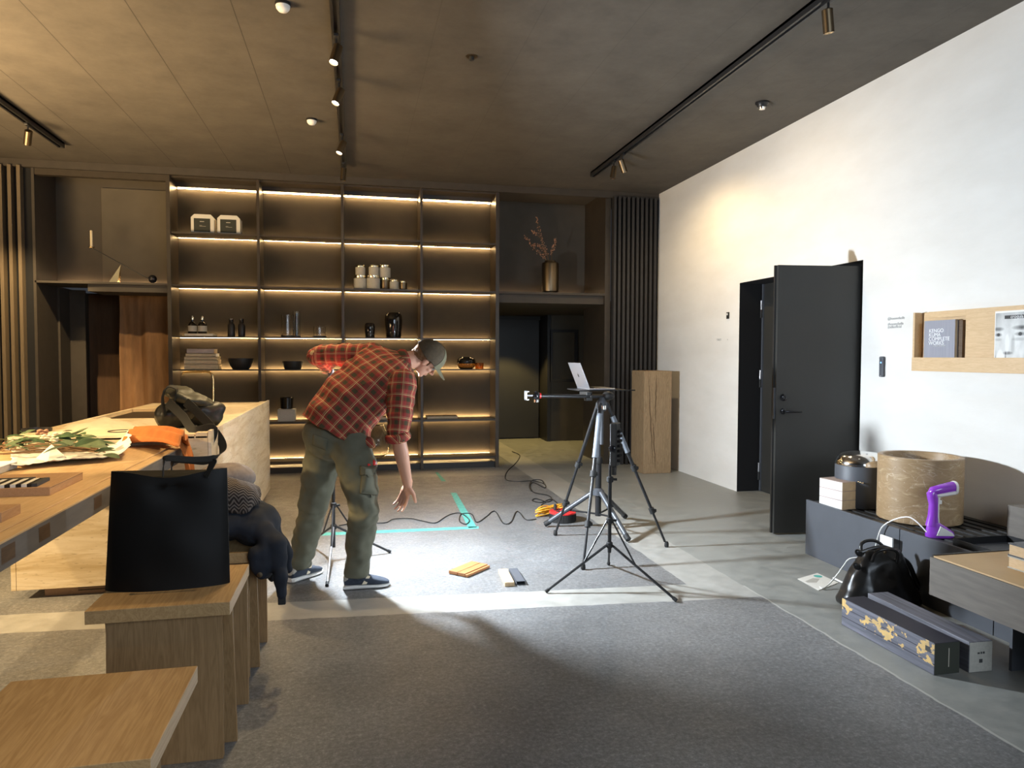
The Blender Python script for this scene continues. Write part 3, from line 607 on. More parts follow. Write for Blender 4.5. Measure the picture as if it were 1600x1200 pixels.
# wall book shelf
ws = thing('wall_shelf', 'long pale oak book shelf mounted on the white wall', 'wall shelf', (W, 4.57, 1.40)); Ls = 2.2
MB().box((-.02, -Ls, .0), (0, 0, .43)).build('back_board', 'oak_shelf', ws)
MB().box((-.075, -Ls, 0), (-.02, 0, .02)).build('bottom_board', 'oak_shelf', ws)
MB().box((-.09, -Ls, -.002), (-.075, .002, .098)).build('front_rail', 'oak_shelf', ws, bevel=.001)
MB().box((-.088, -.018, .02), (-.02, 0, .43)).build('side_board', 'oak_shelf', ws, bevel=.001)
yb_ = XX(1507, 540, W-.05).y-4.57
MB().box((-.045, -Ls, .02), (-.02, yb_, .43)).build('raised_panel', 'oak_shelf', ws, bevel=.001); MB().box((-.045, yb_, .385), (-.02, -.10, .43)).build('raised_panel', 'oak_shelf', ws)
def wbook(px0, px1, py0, py1, xf, th, label, m, name='book'):
    a = XX(px0, py1, xf); b = XX(px1, py1, xf); tp = XX(px0, py0, xf); hh = tp.z-1.42; wd = a.y-b.y
    t = thing(name, label, 'book', (xf, b.y, 1.42)); MB().box((0, 0, 0), (.002, wd, hh)).build('front_cover', m, t); MB().box((.002, .003, .003), (th-.002, wd-.002, hh-.004)).build('pages', 'book_beige', t)
    MB().box((th-.002, 0, 0), (th, wd, hh)).build('back_cover', m, t); return t, wd, hh
gb = noisy('grey cloth cover', (.28, .28, .32), .7, .12, 3, .02, stretch=(60, 60, 1))
t, wd, hh = wbook(1443, 1491, 502, 562, W-.072, .026, 'grey book with white capital lettering on the wall shelf', gb)
text('title', 'KENGO\nKUMA\nCOMPLETE\nWORKS', .038, 'white_ink', t, (-.001, wd-.045, hh-.085), WR); text('subtitle', 'KENNETH FRAMPTON', .011, 'white_ink', t, (-.001, wd-.085, hh-.186), WR)
MB().box((.028, -.035, 0), (.050, wd-.03, hh-.005)).build('pages', 'dark_wood', thing('book', 'dark book hidden behind the grey book on wall shelf', 'book', (W-.074, XX(1491, 562, W-.074).y, 1.42)))
t, wd, hh = wbook(1553, 1640, 487, 562, W-.072, .012, 'magazine with a black and white portrait on the wall shelf', 'book_white', 'magazine')
def portrait():
    m = mat('portrait print', (.5, .5, .5), .4); n = N(m); x, y, z = n.xyz(n.coord())
    def blob(cy_, cz, ry, rz, p=2):
        a = n.math('DIVIDE', n.math('SUBTRACT', y, cy_), ry); b = n.math('DIVIDE', n.math('SUBTRACT', z, cz), rz)
        d = n.math('ADD', n.math('MULTIPLY', a, a), n.math('MULTIPLY', b, b)); return n.math('MAXIMUM', n.math('SUBTRACT', 1, d), 0)
    Y0 = wd
    f = n.math('MULTIPLY', n.noise(n.coord((10, 10, 6)), 2, 6), .40); f = n.math('ADD', f, n.math('MULTIPLY', blob(Y0-.12, .17, .26, .30), .48))
    for b, k in ((blob(Y0-.03, .225, .030, .014), -.5), (blob(Y0-.03, .226, .012, .012), -.5), (blob(Y0-.185, .228, .045, .015), -.45), (blob(Y0-.185, .228, .014, .014), -.6), (blob(Y0-.028, .262, .045, .016), -.42), (blob(Y0-.19, .268, .07, .018), -.45), (blob(Y0-.10, .108, .040, .014), -.45),
                 (blob(Y0-.095, .165, .016, .07), .32), (blob(Y0-.135, .16, .018, .07), -.22), (blob(Y0-.13, .058, .065, .010), -.5), (blob(Y0-.13, .035, .05, .012), .2), (blob(Y0-.045, .05, .035, .085), .40), (blob(Y0-.085, .045, .007, .085), -.45), (blob(Y0-.012, .04, .006, .06), -.35), (blob(Y0-.29, .14, .06, .22), -.55), (blob(Y0-.18, .195, .06, .014), -.2), (blob(Y0-.03, .195, .03, .012), -.2)):
        f = n.math('ADD', f, n.math('MULTIPLY', b, k))
    n.base(n.ramp(f, [(.05, (.03, .03, .03)), (.75, (.72, .72, .70))])); return m
MB().box((-.0015, .002, .003), (-.0002, wd-.006, hh-.012)).build('portrait_print', portrait(), t)
MB().box((-.0025, wd-.23, hh-.052), (-.0014, wd-.072, hh-.030)).build('title_bar', 'ink', t); text('title', 'croquis', .030, 'white_ink', t, (-.003, wd-.115, hh-.049), WR)
MB().box((-.0025, wd-.24, .02), (-.0014, wd-.21, .045)).build('corner_mark', 'white_ink', t)

# ------------------------------------------------------------------ oak block plinth
t = thing('wood_plinth', 'tall cracked oak block plinth in the far right corner', 'plinth', (3.59, 8.50, 0), math.radians(1.5))
MB().box((0, 0, 0), (.385, .39, 1.315)).build('block_body', 'block_wood', t, bevel=.006)
m = MB(); random.seed(3)
for x0, za, zb, dr in ((.06, 1.30, .12, .07), (.17, 1.31, .66, -.01), (.12, .75, .05, .05)):
    prev = None; pts = []; k = 14
    for i in range(k+1): pts.append(V((x0+dr*i/k+random.uniform(-.005, .005), -.0008, za+(zb-za)*i/k)))
    for i in range(k): a, b = pts[i], pts[i+1]; wd_ = .007*math.sin(PI*(i+.6)/(k+1)); m.prism([a-V((wd_, 0, 0)), a+V((wd_, 0, 0)), b+V((wd_, 0, 0)), b-V((wd_, 0, 0))], (0, .0006, 0))
c_ = m.build('cracks', 'dark_wood', t); c_['kind'] = 'stuff'

# ------------------------------------------------------------------ stone island and table
it = thing('stone_island', 'long travertine kitchen island block behind the wooden table', 'kitchen island', (-1.48, 6.45, 0))
def Q(a, b): return tuple(V(a)-V((-1.48, 6.45, 0))), tuple(V(b)-V((-1.48, 6.45, 0)))
X0, X1, Y0, Y1 = -2.05, -.895, 4.86, 8.06
MB().box(*Q((X0+.16, 4.92, 0), (X1-.06, Y1-.05, .06))).build('plinth', 'ash_board', it)
MB().box(*Q((X0+.03, Y0, .06), (X1-.022, Y0+.03, .985))).build('end_slab', 'travertine', it, bevel=.001)
MB().box(*Q((X0, Y0, .06), (X0+.028, Y1, 1.0))).build('left_slab', 'travertine', it, bevel=.001)
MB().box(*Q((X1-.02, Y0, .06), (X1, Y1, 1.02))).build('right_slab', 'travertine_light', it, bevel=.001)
MB().box(*Q((X0+.03, Y0+.031, .06), (X1-.023, Y1, .97))).build('core', 'travertine', it)
m = MB(); m.box(*Q((X0+.03, Y0, .972), (X1-.10, 6.15, 1.0))); m.box(*Q((X0+.03, 7.25, .972), (X1-.10, Y1, 1.0))); m.box(*Q((-1.42, 6.15, .972), (X1-.10, 7.25, 1.0))); m.build('worktop', 'travertine', it, bevel=.001)
MB().box(*Q((X1-.095, Y0, .972), (X1-.024, Y1, 1.008))).build('worktop_border', 'travertine', it, bevel=.001)
MB().box(*Q((-1.99, 6.2, .971), (-1.45, 7.2, .976))).build('sink', 'dark_brass', it)
for z in (.025, .042): MB().box(*Q((-1.70, 4.915, z-.004), (-1.1, 4.921, z+.004))).build('vent_slot', 'dark_wood', it)
fp = [YY(333, 627, 7.0), YY(333, 594, 7.0), YY(332, 586, 7.0), YY(328, 581.5, 7.0), YY(322, 580.5, 7.0), YY(288, 581, 7.0), YY(285.5, 583, 7.0), YY(285.3, 587, 7.0)]
fp[0].z = 1.0; t = thing('tap', 'tall slim brass tap bent over the stone island', 'tap', (fp[0].x, 7.0, 1.0)); MB().tube([p-t.location for p in fp], .011, 12).build('pipe', 'brass', t, smooth=True); MB().lathe([(.028, 0), (.028, .006), (.013, .01)], (0, 0, 0), 24).build('base_ring', 'brass', t, smooth=True)
tb = thing('wood_table', 'long thick oak table top running towards the camera at left', 'table', (-1.5, 3.2, 0))
def T(a, b): return tuple(V(a)-V((-1.5, 3.2, 0))), tuple(V(b)-V((-1.5, 3.2, 0)))
MB().box(*T((X0, 1.2, .845), (-1.045, 4.855, .935))).build('table_top', 'oak_pale', tb, bevel=.002)
MB().box(*T((-1.0452, 1.2, .846), (-1.044, 4.854, .928))).build('edge_veneer', 'walnut_grey', tb)
MB().box(*T((X0+.05, 1.25, .935), (-1.10, 4.80, .941))).build('raised_top', 'oak_pale', tb, bevel=.002)
for px, py in ((13, 859), (69.5, 827), (153, 784)):
    p = XX(px, py, -1.0438); MB().box(*T((-1.044, p.y-.045, .865), (-1.0432, p.y+.045, .915))).build('inlaid_key', 'dark_wood', tb)
MB().box(*T((X0+.1, 1.3, 0), (-1.2, 1.36, .845))).build('leg', 'oak_up', tb)
ZT = .941
# boards and books on the table
def tbox(name, pts, z, h, m, label, cat, bev=.002):
    P_ = [F(x, y, z+h) for x, y in pts]; P_ = [V((p.x, p.y, z)) for p in P_]; o = P_[0]
    t = thing(name, label, cat, o); MB().prism([p-o for p in P_], (0, 0, h)).build('board', m, t, bevel=bev); return t
def rect_on(pa, pb, z, wd):  # right edge pa->pb, extends wd to the left
    a, b = F(*pa, z), F(*pb, z); d = (b-a); nrm = V((-d.y, d.x, 0)).normalized()*wd; return a, b, b+nrm, a+nrm
def tray(name, pa, pb, h, wd, m, label, cat, z=ZT):
    q = [V((p.x, p.y, z)) for p in rect_on(pa, pb, z+h, wd)]; o = q[0]; t = thing(name, label, cat, o); MB().prism([p-o for p in q], (0, 0, h)).build('slab', m, t, bevel=.002); return t, q
t1, q1 = tray('sample_board', (78, 761), (129.5, 737.5), .034, .62, 'ash_board', 'square wood block under the striped notebook on the table', 'wooden block')
MB().prism([p-q1[0]+V((0, 0, .030)) for p in [q1[0]+V((.0006, 0, 0)), q1[1]+V((.0006, 0, 0)), q1[1], q1[0]]], (0, 0, .0015)).build('seam', 'dark_wood', t1)
t2, q2 = tray('sample_board', (2, 801), (32.5, 787), .034, .6, 'ash_board', 'wood block nearest the camera at the left edge of table', 'wooden block')
nb = F(64, 757, ZT+.04); t = thing('striped_notebook', 'black and white striped booklet lying on the wood block', 'booklet', (nb.x-.2, nb.y+.02, ZT+.0345), math.radians(4))
MB().box((-.22, -.05, 0), (.17, .10, .012)).build('cover', 'stripes', t); MB().box((.17, -.05, 0), (.19, .10, .013)).build('spine', 'ink', t)
MB().box((-.02, .10, 0), (.12, .16, .008)).build('black_folder', 'ink', t)
gp = F(27, 722, ZT+.03); t = thing('book', 'grey-edged book partly cut off at the left picture edge', 'book', (gp.x, gp.y, ZT), math.radians(2))
MB().box((-.3, -.28, .003), (0, 0, .033)).build('pages', 'linen', t); MB().box((-.3, -.282, .033), (.003, .002, .037)).build('cover', 'book_white', t); text('title', 'INTERIORS', .022, 'grey_ink', t, (-.17, -.2815, .008), (PI/2, 0, 0))
def cup(px, py, wpx, hpx, label, m='ceramic_black'):
    p = F(px, py, ZT); D = p.y; r = wpx/1117.6*D/2; h = hpx/1117.6*D; return tag(MB().lathe([(r*.8, 0), (r*.95, h*.3), (r, h), (r*.93, h), (r*.86, h*.35), (r*.3, h*.2)], p, 36).build('stone_cup', m, org=p, smooth=True), label, 'cup')
cup(58, 688, 37, 17, 'dark tapered cup behind the flowers at the left'); cup(190, 688, 35, 14, 'dark marbled dish by the orange scarf')
# cloth helper: a height field with a closed thickness
def cloth(name, fn, nu, nv, mt, label, cat, org, th=.004, sub=0, parent=None):
    vs = [fn(i/nu, j/nv) for j in range(nv+1) for i in range(nu+1)]; fs = [(j*(nu+1)+i, j*(nu+1)+i+1, (j+1)*(nu+1)+i+1, (j+1)*(nu+1)+i) for j in range(nv) for i in range(nu)]
    o = MB().add(vs, fs).build(name, mt, parent, org=org, smooth=True); s = o.modifiers.new('s', 'SOLIDIFY'); s.thickness = th; s.offset = 1
    if sub: q = o.modifiers.new('sub', 'SUBSURF'); q.levels = 1; q.render_levels = 1
    if not parent: tag(o, label, cat)
    return o
def nz(x, y, z=0, s=1): return noise.noise(V((x*s, y*s, z)))
# cream cloth heap
c0 = F(150, 683, ZT)
def heap(u, v):
    a = u*2*PI; r = v; px = 152+50*r*math.cos(a)*(1-.1*math.sin(2*a)); 
    x = c0.x+.30*r*math.cos(a)+.02*math.cos(5*a)*r; y = c0.y+.12+.30*r*math.sin(a)+.02*math.sin(4*a)*r
    h = .115*(1-r**1.6)+.030*nz(x, y, 1, 7)*(1-r)*2+.016*abs(nz(x, y, 3, 15))*(1.15-r); return (x, y, ZT+.003+max(0, h))
cloth('folded_cloth', heap, 60, 24, 'cream_cloth', 'cream cloth heaped on the table behind the flowers', 'cloth', V((c0.x, c0.y, ZT)))
# white wrapping paper with raised crumpled rim
pa, pb, pc = F(30, 728, ZT), F(200, 715, ZT), F(185, 690, ZT)
def wrap(u, v):
    # u along from left to right, v from back to front
    k = u; p = F(18+185*u, 700+36*v-18*u*(.6+.4*v), ZT); x, y = p.x, p.y
    rim = max(0, v-.72)/.28; rr = max(0, u-.84)/.16; h = .028*rim*(1-.4*abs(2*u-1))+.075*rr*rr*(1-.3*v)+.010*abs(nz(x, y, 2, 14))+.006*abs(nz(x, y, 5, 40))
    l = max(0, .12-u)/.12; x += .0; y += -.03*rim*.3; return (x+.02*nz(x, y, 9, 9), y+.02*nz(x, y, 4, 9), ZT+.002+h+.01*l)
cloth('wrapping_paper', wrap, 60, 30, 'paper', 'crumpled white wrapping paper under the bouquet on the table', 'paper', V((pa.x, pa.y, ZT)), .0015)
q = [F(56, 716, ZT+.02), F(80, 695, ZT+.08), F(104, 716, ZT+.03), F(75, 722, ZT+.02)]
tag(MB().prism(q, (0, .004, .002)).build('paper_flap', 'paper', org=V((q[0].x, q[0].y, ZT))), 'folded white paper corner standing up in front of the leaves', 'paper')
# bouquet
bq = thing('bouquet', 'bouquet of green leaves with pale dried flowers on white paper', 'flowers', F(90, 705, ZT+.02)); bo = bq.location.copy()
def leafmesh(m, p, d, up, L, Wd, curl=.15):
    d = V(d).normalized(); s = d.cross(V(up)).normalized(); n_ = s.cross(d); vs = []; K = 6
    for i in range(K+1):
        t_ = i/K; w_ = Wd*math.sin(PI*min(1, t_*.92+.04))**.8; c = V(p)+d*L*t_+n_*(-curl*L*t_*t_)
        vs += [c-s*w_/2+n_*w_*.18, c, c+s*w_/2+n_*w_*.18]
    fs = []
    for i in range(K):
        for j in (0, 1): a = i*3+j; fs += [(a, a+1, a+4, a+3)]
    m.add(vs, fs)
random.seed(11); lm = [MB() for _ in range(3)]; st = MB(); fl = MB()
for i in range(105):
    u = random.random()**.8; px = 165-160*u; py = 700-18*math.sin(u*2.4)+random.uniform(-10, 12)+(4 if u > .6 else 0); z = ZT+.03+random.random()*(.075 if u < .62 else .035)
    p = F(px, py, z)-bo; a = random.uniform(-.9, .9)+(0 if random.random() < .7 else PI)
    leafmesh(lm[i % 3], p, (math.cos(a), math.sin(a), random.uniform(-.3, .4)), (0, random.uniform(-.5, .2), 1), random.uniform(.06, .13)*(1 if u < .6 else .7), random.uniform(.035, .072)*(1 if u < .6 else .6), random.uniform(-.1, .3))
for j, mm in enumerate(('leaf', 'leaf', 'leaf_pale')): lm[j].build('foliage', mm, bq, smooth=True)['kind'] = 'stuff'
for i in range(16):
    a = F(165-random.uniform(0, 15), 702+random.uniform(-5, 6), ZT+.03)-bo; b = F(random.uniform(-12, 30), 702+random.uniform(-9, 9), ZT+.03)-bo; c = (a+b)/2+V((0, random.uniform(-.04, .04), random.uniform(.0, .04))); st.tube(spline([a, c, b], 6), .003, 6)
st.build('stems', 'twig', bq, smooth=True)['kind'] = 'stuff'
for (px, py, r, mm) in ((66, 677, .032, 'petal_pink'), (72, 684, .026, 'petal'), (90, 681, .028, 'petal'), (97, 684, .022, 'petal'), (85, 688, .022, 'petal'), (22, 691, .014, 'petal'), (8, 693, .012, 'petal_pink'), (40, 696, .012, 'petal'), (30, 700, .012, 'petal'), (12, 703, .011, 'petal')):
    p = F(px, py, ZT+.09 if px > 50 else ZT+.05)-bo; m = MB()
    for k in range(14):
        a = k*2.4; e = V((math.cos(a), math.sin(a), .3+.5*math.sin(k))).normalized(); R = e.to_track_quat('Z', 'Y').to_matrix(); m.ell(p+e*r*.55, (r*.5, r*.28, r*.62), R, 8, 6)
    m.build('flower', mm, bq, smooth=True)
# orange scarf over the table end
def scarf(u, v):
    # u along, v across ; path on the table then over the end
    path = [F(202, 672, ZT+.06), F(235, 672, ZT+.075), F(268, 678, ZT+.075), F(292, 690, ZT+.065), V((-1.0, 4.62, ZT+.03)), V((-.985, 4.66, .86)), V((-.98, 4.66, .73)), V((-.985, 4.66, .60))]
    sp = scarf.sp; k = u*(len(sp)-1); i = min(int(k), len(sp)-2); f = k-i; p = sp[i].lerp(sp[i+1], f)
    wdt = .40*(1-u)+.15*u; off = (v-.5)*wdt; fold = .018*math.sin(v*22+u*3)+.03*nz(u*3, v*5, 7)
    if u < .55: h = -abs(v-.5)**2*.26; q = p+V((.03*fold, off, fold*.8+h)); q.z = max(q.z, ZT+.004); return tuple(q)
    t_ = tri_smooth((u-.55)/.2); q = p+V((fold*.8*t_+.012, off*.8, (1-t_)*(fold*.8-abs(v-.5)**2*.26))); return tuple(q)
pth = [F(206, 672, ZT+.08), F(235, 668, ZT+.11), F(262, 671, ZT+.12), F(286, 680, ZT+.10), V((-1.03, 4.66, ZT+.07)), V((-.99, 4.62, .86)), V((-.985, 4.62, .73)), V((-.985, 4.62, .62))]
scarf.sp = spline(pth, 8)
cloth('orange_scarf', scarf, 80, 36, 'orange', 'rust orange scarf lying on the table and hanging over its end', 'scarf', V((-1.1, 4.6, ZT)), .004)

# ------------------------------------------------------------------ crossbody bag on the island
bg = thing('shoulder_bag', 'black slouchy shoulder bag with hanging webbing strap on the stone island', 'bag', (-1.22, 5.35, 1.0))
def blobmesh(name, prim, mt, parent, org, vox=.008, sm=4, disp=0, dsc=8, local=True, iters=1, pre=None):
    o = prim.build(name, mt); r = o.modifiers.new('r', 'REMESH'); r.mode = 'VOXEL'; r.voxel_size = vox; s = o.modifiers.new('s', 'SMOOTH'); s.factor = .5; s.iterations = sm
    dg = bpy.context.evaluated_depsgraph_get(); dg.update(); me = bpy.data.meshes.new_from_object(o.evaluated_get(dg)); old = o.data; bpy.data.objects.remove(o); bpy.data.meshes.remove(old)
    if disp or pre:
        nn = [v.normal.copy() for v in me.vertices]
        for v, n_ in zip(me.vertices, nn):
            if disp:
                h = noise.noise(v.co*dsc)*1.0+.5*noise.noise(v.co*dsc*2.3+V((5, 1, 2))); v.co += n_*disp*h
            if pre: v.co = pre(v.co)
    me.name = name; o = bpy.data.objects.new(name, me); col.objects.link(o); me.materials.clear(); me.materials.append(M[mt] if isinstance(mt, str) else mt)
    for p in me.polygons: p.use_smooth = True
    o0 = V(org)
    me.transform(Matrix.Translation(-o0)) if local else None
    if parent: o.parent = parent
    else: o.location = o0
    return o
def fold(me, segs, amp):
    nn = [v.normal.copy() for v in me.vertices]
    for v, n_ in zip(me.vertices, nn):
        best = None
        for a, b_, dens, am in segs:
            d = b_-a; t_ = max(0, min(1, (v.co-a).dot(d)/d.length_squared)); q_ = a+d*t_; dd = (v.co-q_).length
            if best is None or dd < best[0]: best = (dd, t_*d.length, am, dens, t_, v.co-q_)
        dd, s_, am, dens, t_, rel = best; w_ = noise.noise(V((rel.x*5, rel.y*5, rel.z*5+3)))*.06+noise.noise(v.co*4)*.04
        h = math.sin((s_+w_)*dens)*.5+noise.noise(v.co*14)*.5; v.co += n_*(amp*am*h)
def B5(x, y, Y=5.35): return YY(x, y, Y)
m = MB(); R1 = Matrix.Rotation(math.radians(-8), 3, 'Y')
m.ell(B5(302, 645), (.215, .13, .085), R1); m.ell(B5(272, 650), (.13, .13, .10)); m.ell(B5(325, 652), (.10, .12, .08))
blobmesh('bag_body', m, 'bag_nylon', bg, bg.location, .010, 6, .018, 9)
m = MB(); m.ell(B5(298, 623, 5.32), (.17, .12, .045), Matrix.Rotation(math.radians(17), 3, 'Y')); m.ell(B5(280, 614, 5.35), (.10, .10, .05))
blobmesh('bag_flap', m, 'olive_nylon', bg, bg.location, .009, 5, .016, 10)
m = MB(); sp = spline([B5(258, 650, 5.2), B5(254, 622, 5.18), B5(262, 606, 5.2), B5(276, 608, 5.24), B5(274, 628, 5.22)], 6); m.ribbon([p-bg.location for p in sp], V((0, 1, .2)), .06, .006); m.build('carry_loop', 'strap', bg, smooth=True)
sp = spline([B5(262, 628, 5.14), B5(285, 650, 5.05), B5(303, 672, 4.95), V((-.90, 4.95, 1.02)), YY(321, 710, 4.98), YY(334, 716, 5.0), YY(347, 706, 5.05), YY(346, 690, 5.08), YY(328, 665, 5.12), YY(304, 640, 5.15), YY(290, 628, 5.2)], 8)
MB().ribbon([p-bg.location for p in sp], V((.75, -.15, .75)), .058, .004).build('shoulder_strap', 'strap', bg, smooth=True)

# ------------------------------------------------------------------ stools
def stool(y, label, rear=False):
    t = thing('oak_stool', label, 'stool', (-.69, y, 0), 0, 'oak stools beside the table')
    MB().box((-.24, 0, .552), (.24, .49, .60)).build('seat', 'oak', t, bevel=.0015)
    MB().box((.2401, .001, .553), (.2408, .489, .599)).build('end_grain', 'oak_end', t)
    m = MB(); m.prism([(-.19, .055, .552), (.205, .055, .552), (.205, .085, .552), (-.19, .085, .552)], (0, -.02, -.552)); m.build('leg', 'oak_up', t, bevel=.001)
    m = MB(); m.prism([(-.2, .075, .552), (.236, .075, .552), (.236, .10, .552), (-.2, .10, .552)], (0, .075, -.552)); m.build('leg', 'oak_up', t, bevel=.001)
    m = MB(); m.prism([(.15, .085, .52), (.2, .085, .552), (.2, .11, .552), (.15, .11, .552)], (.003, .0, 0)); 
    if rear: MB().box((-.2, .455, 0), (.236, .485, .552)).build('leg', 'oak_up', t, bevel=.001)
    MB().box((.2362, .457 if rear else .2, .30), (.2362, .457, .3)) if 0 else None
    return t
stool(1.70, 'oak stool nearest the camera with an empty seat'); stool(2.74, 'oak stool in the middle carrying the black tote bag', True); stool(3.42, 'oak stool farthest back, half covered by the navy coat', True)
# tote bag
tt = thing('tote_bag', 'large flat black leather tote bag standing on the middle stool', 'bag', (-.70, 2.98, .60))
def tote(o):
    def fn(u, v):
        w_ = .415+.035*(1-v); x = (u-.5)*w_-.012*(1-v); z = v*.452*(1+.012*math.cos(u*PI*2)) - (.018*math.exp(-((u-.5)/.28)**2) if v > .9 else 0)*v
        th = .055*math.sin(PI*u)**.6*(.35+.65*(1-v)**.6)+.004; dent = .010*nz(u*2.2, v*2.6, 3)*math.sin(PI*u)+.012*math.exp(-((v-.85)/.12)**2)*math.sin(u*7+1)*math.sin(PI*u)
        return V((x, o*(th+dent), z))
    return fn
nu, nv = 30, 26; fA, fB = tote(-1), tote(1); rings = []
for j in range(nv+1):
    v = j/nv; rings.append([fA(i/nu, v) for i in range(nu+1)]+[fB(i/nu, v) for i in range(nu, -1, -1)])
MB().loft(rings).build('bag_body', noisy('black bag leather', (.0055, .005, .0045), .5, .2, 3, .06, spec=.25), tt, smooth=True)
lo = tt.location
for Yh, name, pts in ((2.92, 'front', ((255, 745), (256, 722), (262, 716), (300, 718), (326, 717), (336, 716), (331, 728), (322, 745))), (3.03, 'rear', ((268, 740), (269, 724), (276, 719), (318, 722), (331, 718), (326, 735)))):
    sp = spline([YY(x, y, Yh) for x, y in pts], 5); MB().ribbon([p-lo for p in sp], V((0, .3, 1)), .022, .004).build('handle', 'strap', tt, smooth=True)
# navy coat and scarf on the last stool
def body_of(prims, name, mt, parent, org, **k): return blobmesh(name, prims, mt, parent, org, **k)
ct = thing('navy_coat', 'dark navy coat draped over the farthest stool, sleeve hanging down', 'coat', (-.55, 3.6, .60))
def K(x, y, Y=3.5): return YY(x, y, Y)
m = MB()
m.ell((-.68, 3.66, .69), (.24, .21, .085)); m.ell((-.60, 3.57, .72), (.20, .16, .085)); m.ell((-.47, 3.58, .70), (.12, .17, .105), Matrix.Rotation(.3, 3, 'Y')); m.ell((-.40, 3.56, .62), (.050, .17, .13)); m.ell((-.405, 3.45, .585), (.045, .09, .12)); m.ell((-.395, 3.62, .52), (.035, .11, .12))
m.cap(K(412, 832, 3.46), K(430, 850, 3.44), .055, .052); m.cap(K(430, 850, 3.42), K(438, 895, 3.40), .050, .032); m.cap(K(438, 895, 3.38), K(441, 930, 3.38), .029, .023)
m.cap(K(428, 828, 3.56), K(449, 862, 3.56), .035, .028); m.cap(K(449, 862, 3.56), K(451, 888, 3.56), .028, .022); m.cap(K(400, 868, 3.40), K(408, 894, 3.40), .045, .030)
body_of(m, 'coat_shell', 'navy', ct, ct.location, vox=.008, sm=7, disp=.010, dsc=9)
fold(ct.children[0].data, ((K(350, 815)-ct.location, K(400, 900)-ct.location, 60, 1), (K(425, 830)-ct.location, K(440, 925)-ct.location, 75, 1)), .0035)
q = K(406, 898, 3.325)-ct.location; MB().lathe([(.010, 0), (.012, .004), (.0, .006)], q, 16, (0, -1, 0)).build('button', 'dark_brass', ct, smooth=True)
q = K(441, 938, 3.38)-ct.location; MB().box(q+V((-.018, -.012, -.018)), q+V((.016, .012, .02))).build('cuff_buckle', 'rubber', ct, bevel=.004)
ks = thing('herringbone_scarf', 'brown herringbone patterned scarf bundled on top of the navy coat', 'scarf', (-.50, 3.6, .82)); m = MB()
m.ell((-.62, 3.58, .835), (.185, .14, .075)); m.ell((-.56, 3.52, .86), (.13, .09, .07), Matrix.Rotation(.35, 3, 'Y')); m.cap((-.75, 3.52, .83), (-.50, 3.47, .80), .045, .035)
body_of(m, 'wool_scarf', 'herring', ks, ks.location, vox=.008, sm=4, disp=.012, dsc=12)
m = MB(); m.ell((-.62, 3.72, .90), (.14, .10, .075)); gh = thing('grey_hat', 'grey brown wool cap behind the herringbone scarf', 'hat', (-.5, 3.75, .87)); body_of(m, 'wool_crown', 'grey_wool', gh, gh.location, vox=.008, sm=4, disp=.008, dsc=10)

# ------------------------------------------------------------------ tripods and stands
def leg_tube(t, a, b, secs=((0, .45, .0145), (.45, .75, .012), (.75, .97, .0095)), top='black_metal', foam=None, clamps=True, foot=True):
    a, b = V(a), V(b); d = b-a; L = d.length; lg = None
    m = MB()
    for s0, s1, r in secs: m.tube([a+d*s0, a+d*s1], r, 14)
    lg = m.build('leg', top, t, smooth=True)
    if foam: MB().tube([a+d*foam[0], a+d*foam[1]], .021, 16).build('foam_grip', 'foam', lg, smooth=True)
    if clamps:
        for s0, s1, r in secs[1:]:
            c = a+d*s0; MB().tube([c-d*.018, c+d*.018], r+.012, 12).build('clamp', 'rubber', lg, smooth=True)
            MB().box(c+V((.012, -.012, -.012)), c+V((.034, .012, .012))).build('lever', 'rubber', lg, bevel=.003)
    if foot: MB().lathe([(.012, 0), (.017, .008), (.017, .03), (.012, .045)], (b.x, b.y, 0), 16).build('rubber_foot', 'rubber', lg, smooth=True)
tp = thing('camera_tripod', 'large black tripod with grey foam grips and horizontal arm', 'tripod', (1.86, 5.22, 0)); o = tp.location.copy()
ap = V((0, 0, 1.14))
for fx, fy, fm in ((F(867.6, 836.8).x, F(867.6, 836.8).y, None), (F(911, 890).x, F(911, 890).y, (.07, .35)), (F(1041.5, 855).x, F(1041.5, 855).y, (.09, .34))):
    f_ = V((fx, fy, .012))-o; dr = V((f_.x, f_.y, 0)).normalized(); leg_tube(tp, ap+dr*.04, f_, foam=fm)
MB().lathe([(.030, -.06), (.046, -.03), (.046, .0), (.03, .02), (.022, .045)], ap, 24).build('apex', 'grey_paint', tp, smooth=True)
MB().tube([ap+V((0, 0, -.32)), ap], .014, 16).build('centre_column', 'grey_paint', tp, smooth=True)
MB().lathe([(.024, 0), (.024, .03)], ap+V((-.004, -.045, -.045)), 16, (0, 0, 1)).build('silver_collar', 'chrome', tp, smooth=True)
bm0 = V((YY(845, 618, 5.22).x-o.x, 0, 1.20)); bm1 = V((.09, 0, 1.19))
MB().tube([bm0, bm1], .014, 16).build('horizontal_arm', 'black_metal', tp, smooth=True)
MB().ell(V((.05, 0, 1.195)), (.05, .035, .035)).build('arm_joint', 'black_satin', tp, smooth=True)
hd = YY(838, 618, 5.22)-o; MB().ell(hd, (.030, .030, .032)).build('ball_head', 'black_gloss', tp, smooth=True); MB().lathe([(.021, 0), (.021, .010)], hd+V((.024, 0, 0)), 20, (1, 0, 0)).build('red_ring', 'red', tp, smooth=True); MB().lathe([(.02, 0), (.02, .02)], hd+V((0, 0, -.05)), 18).build('pan_knob', 'chrome', tp, smooth=True)
ph = YY(823, 618, 5.22)-o; m = MB(); m.box(ph+V((-.012, -.03, -.032)), ph+V((-.004, .03, .032))); m.box(ph+V((-.012, -.03, .026)), ph+V((.012, .03, .034))); m.box(ph+V((-.012, -.03, -.034)), ph+V((.012, .03, -.026))); m.tube([ph, hd], .008, 10); m.build('phone_clamp', 'silver', tp, bevel=.001)
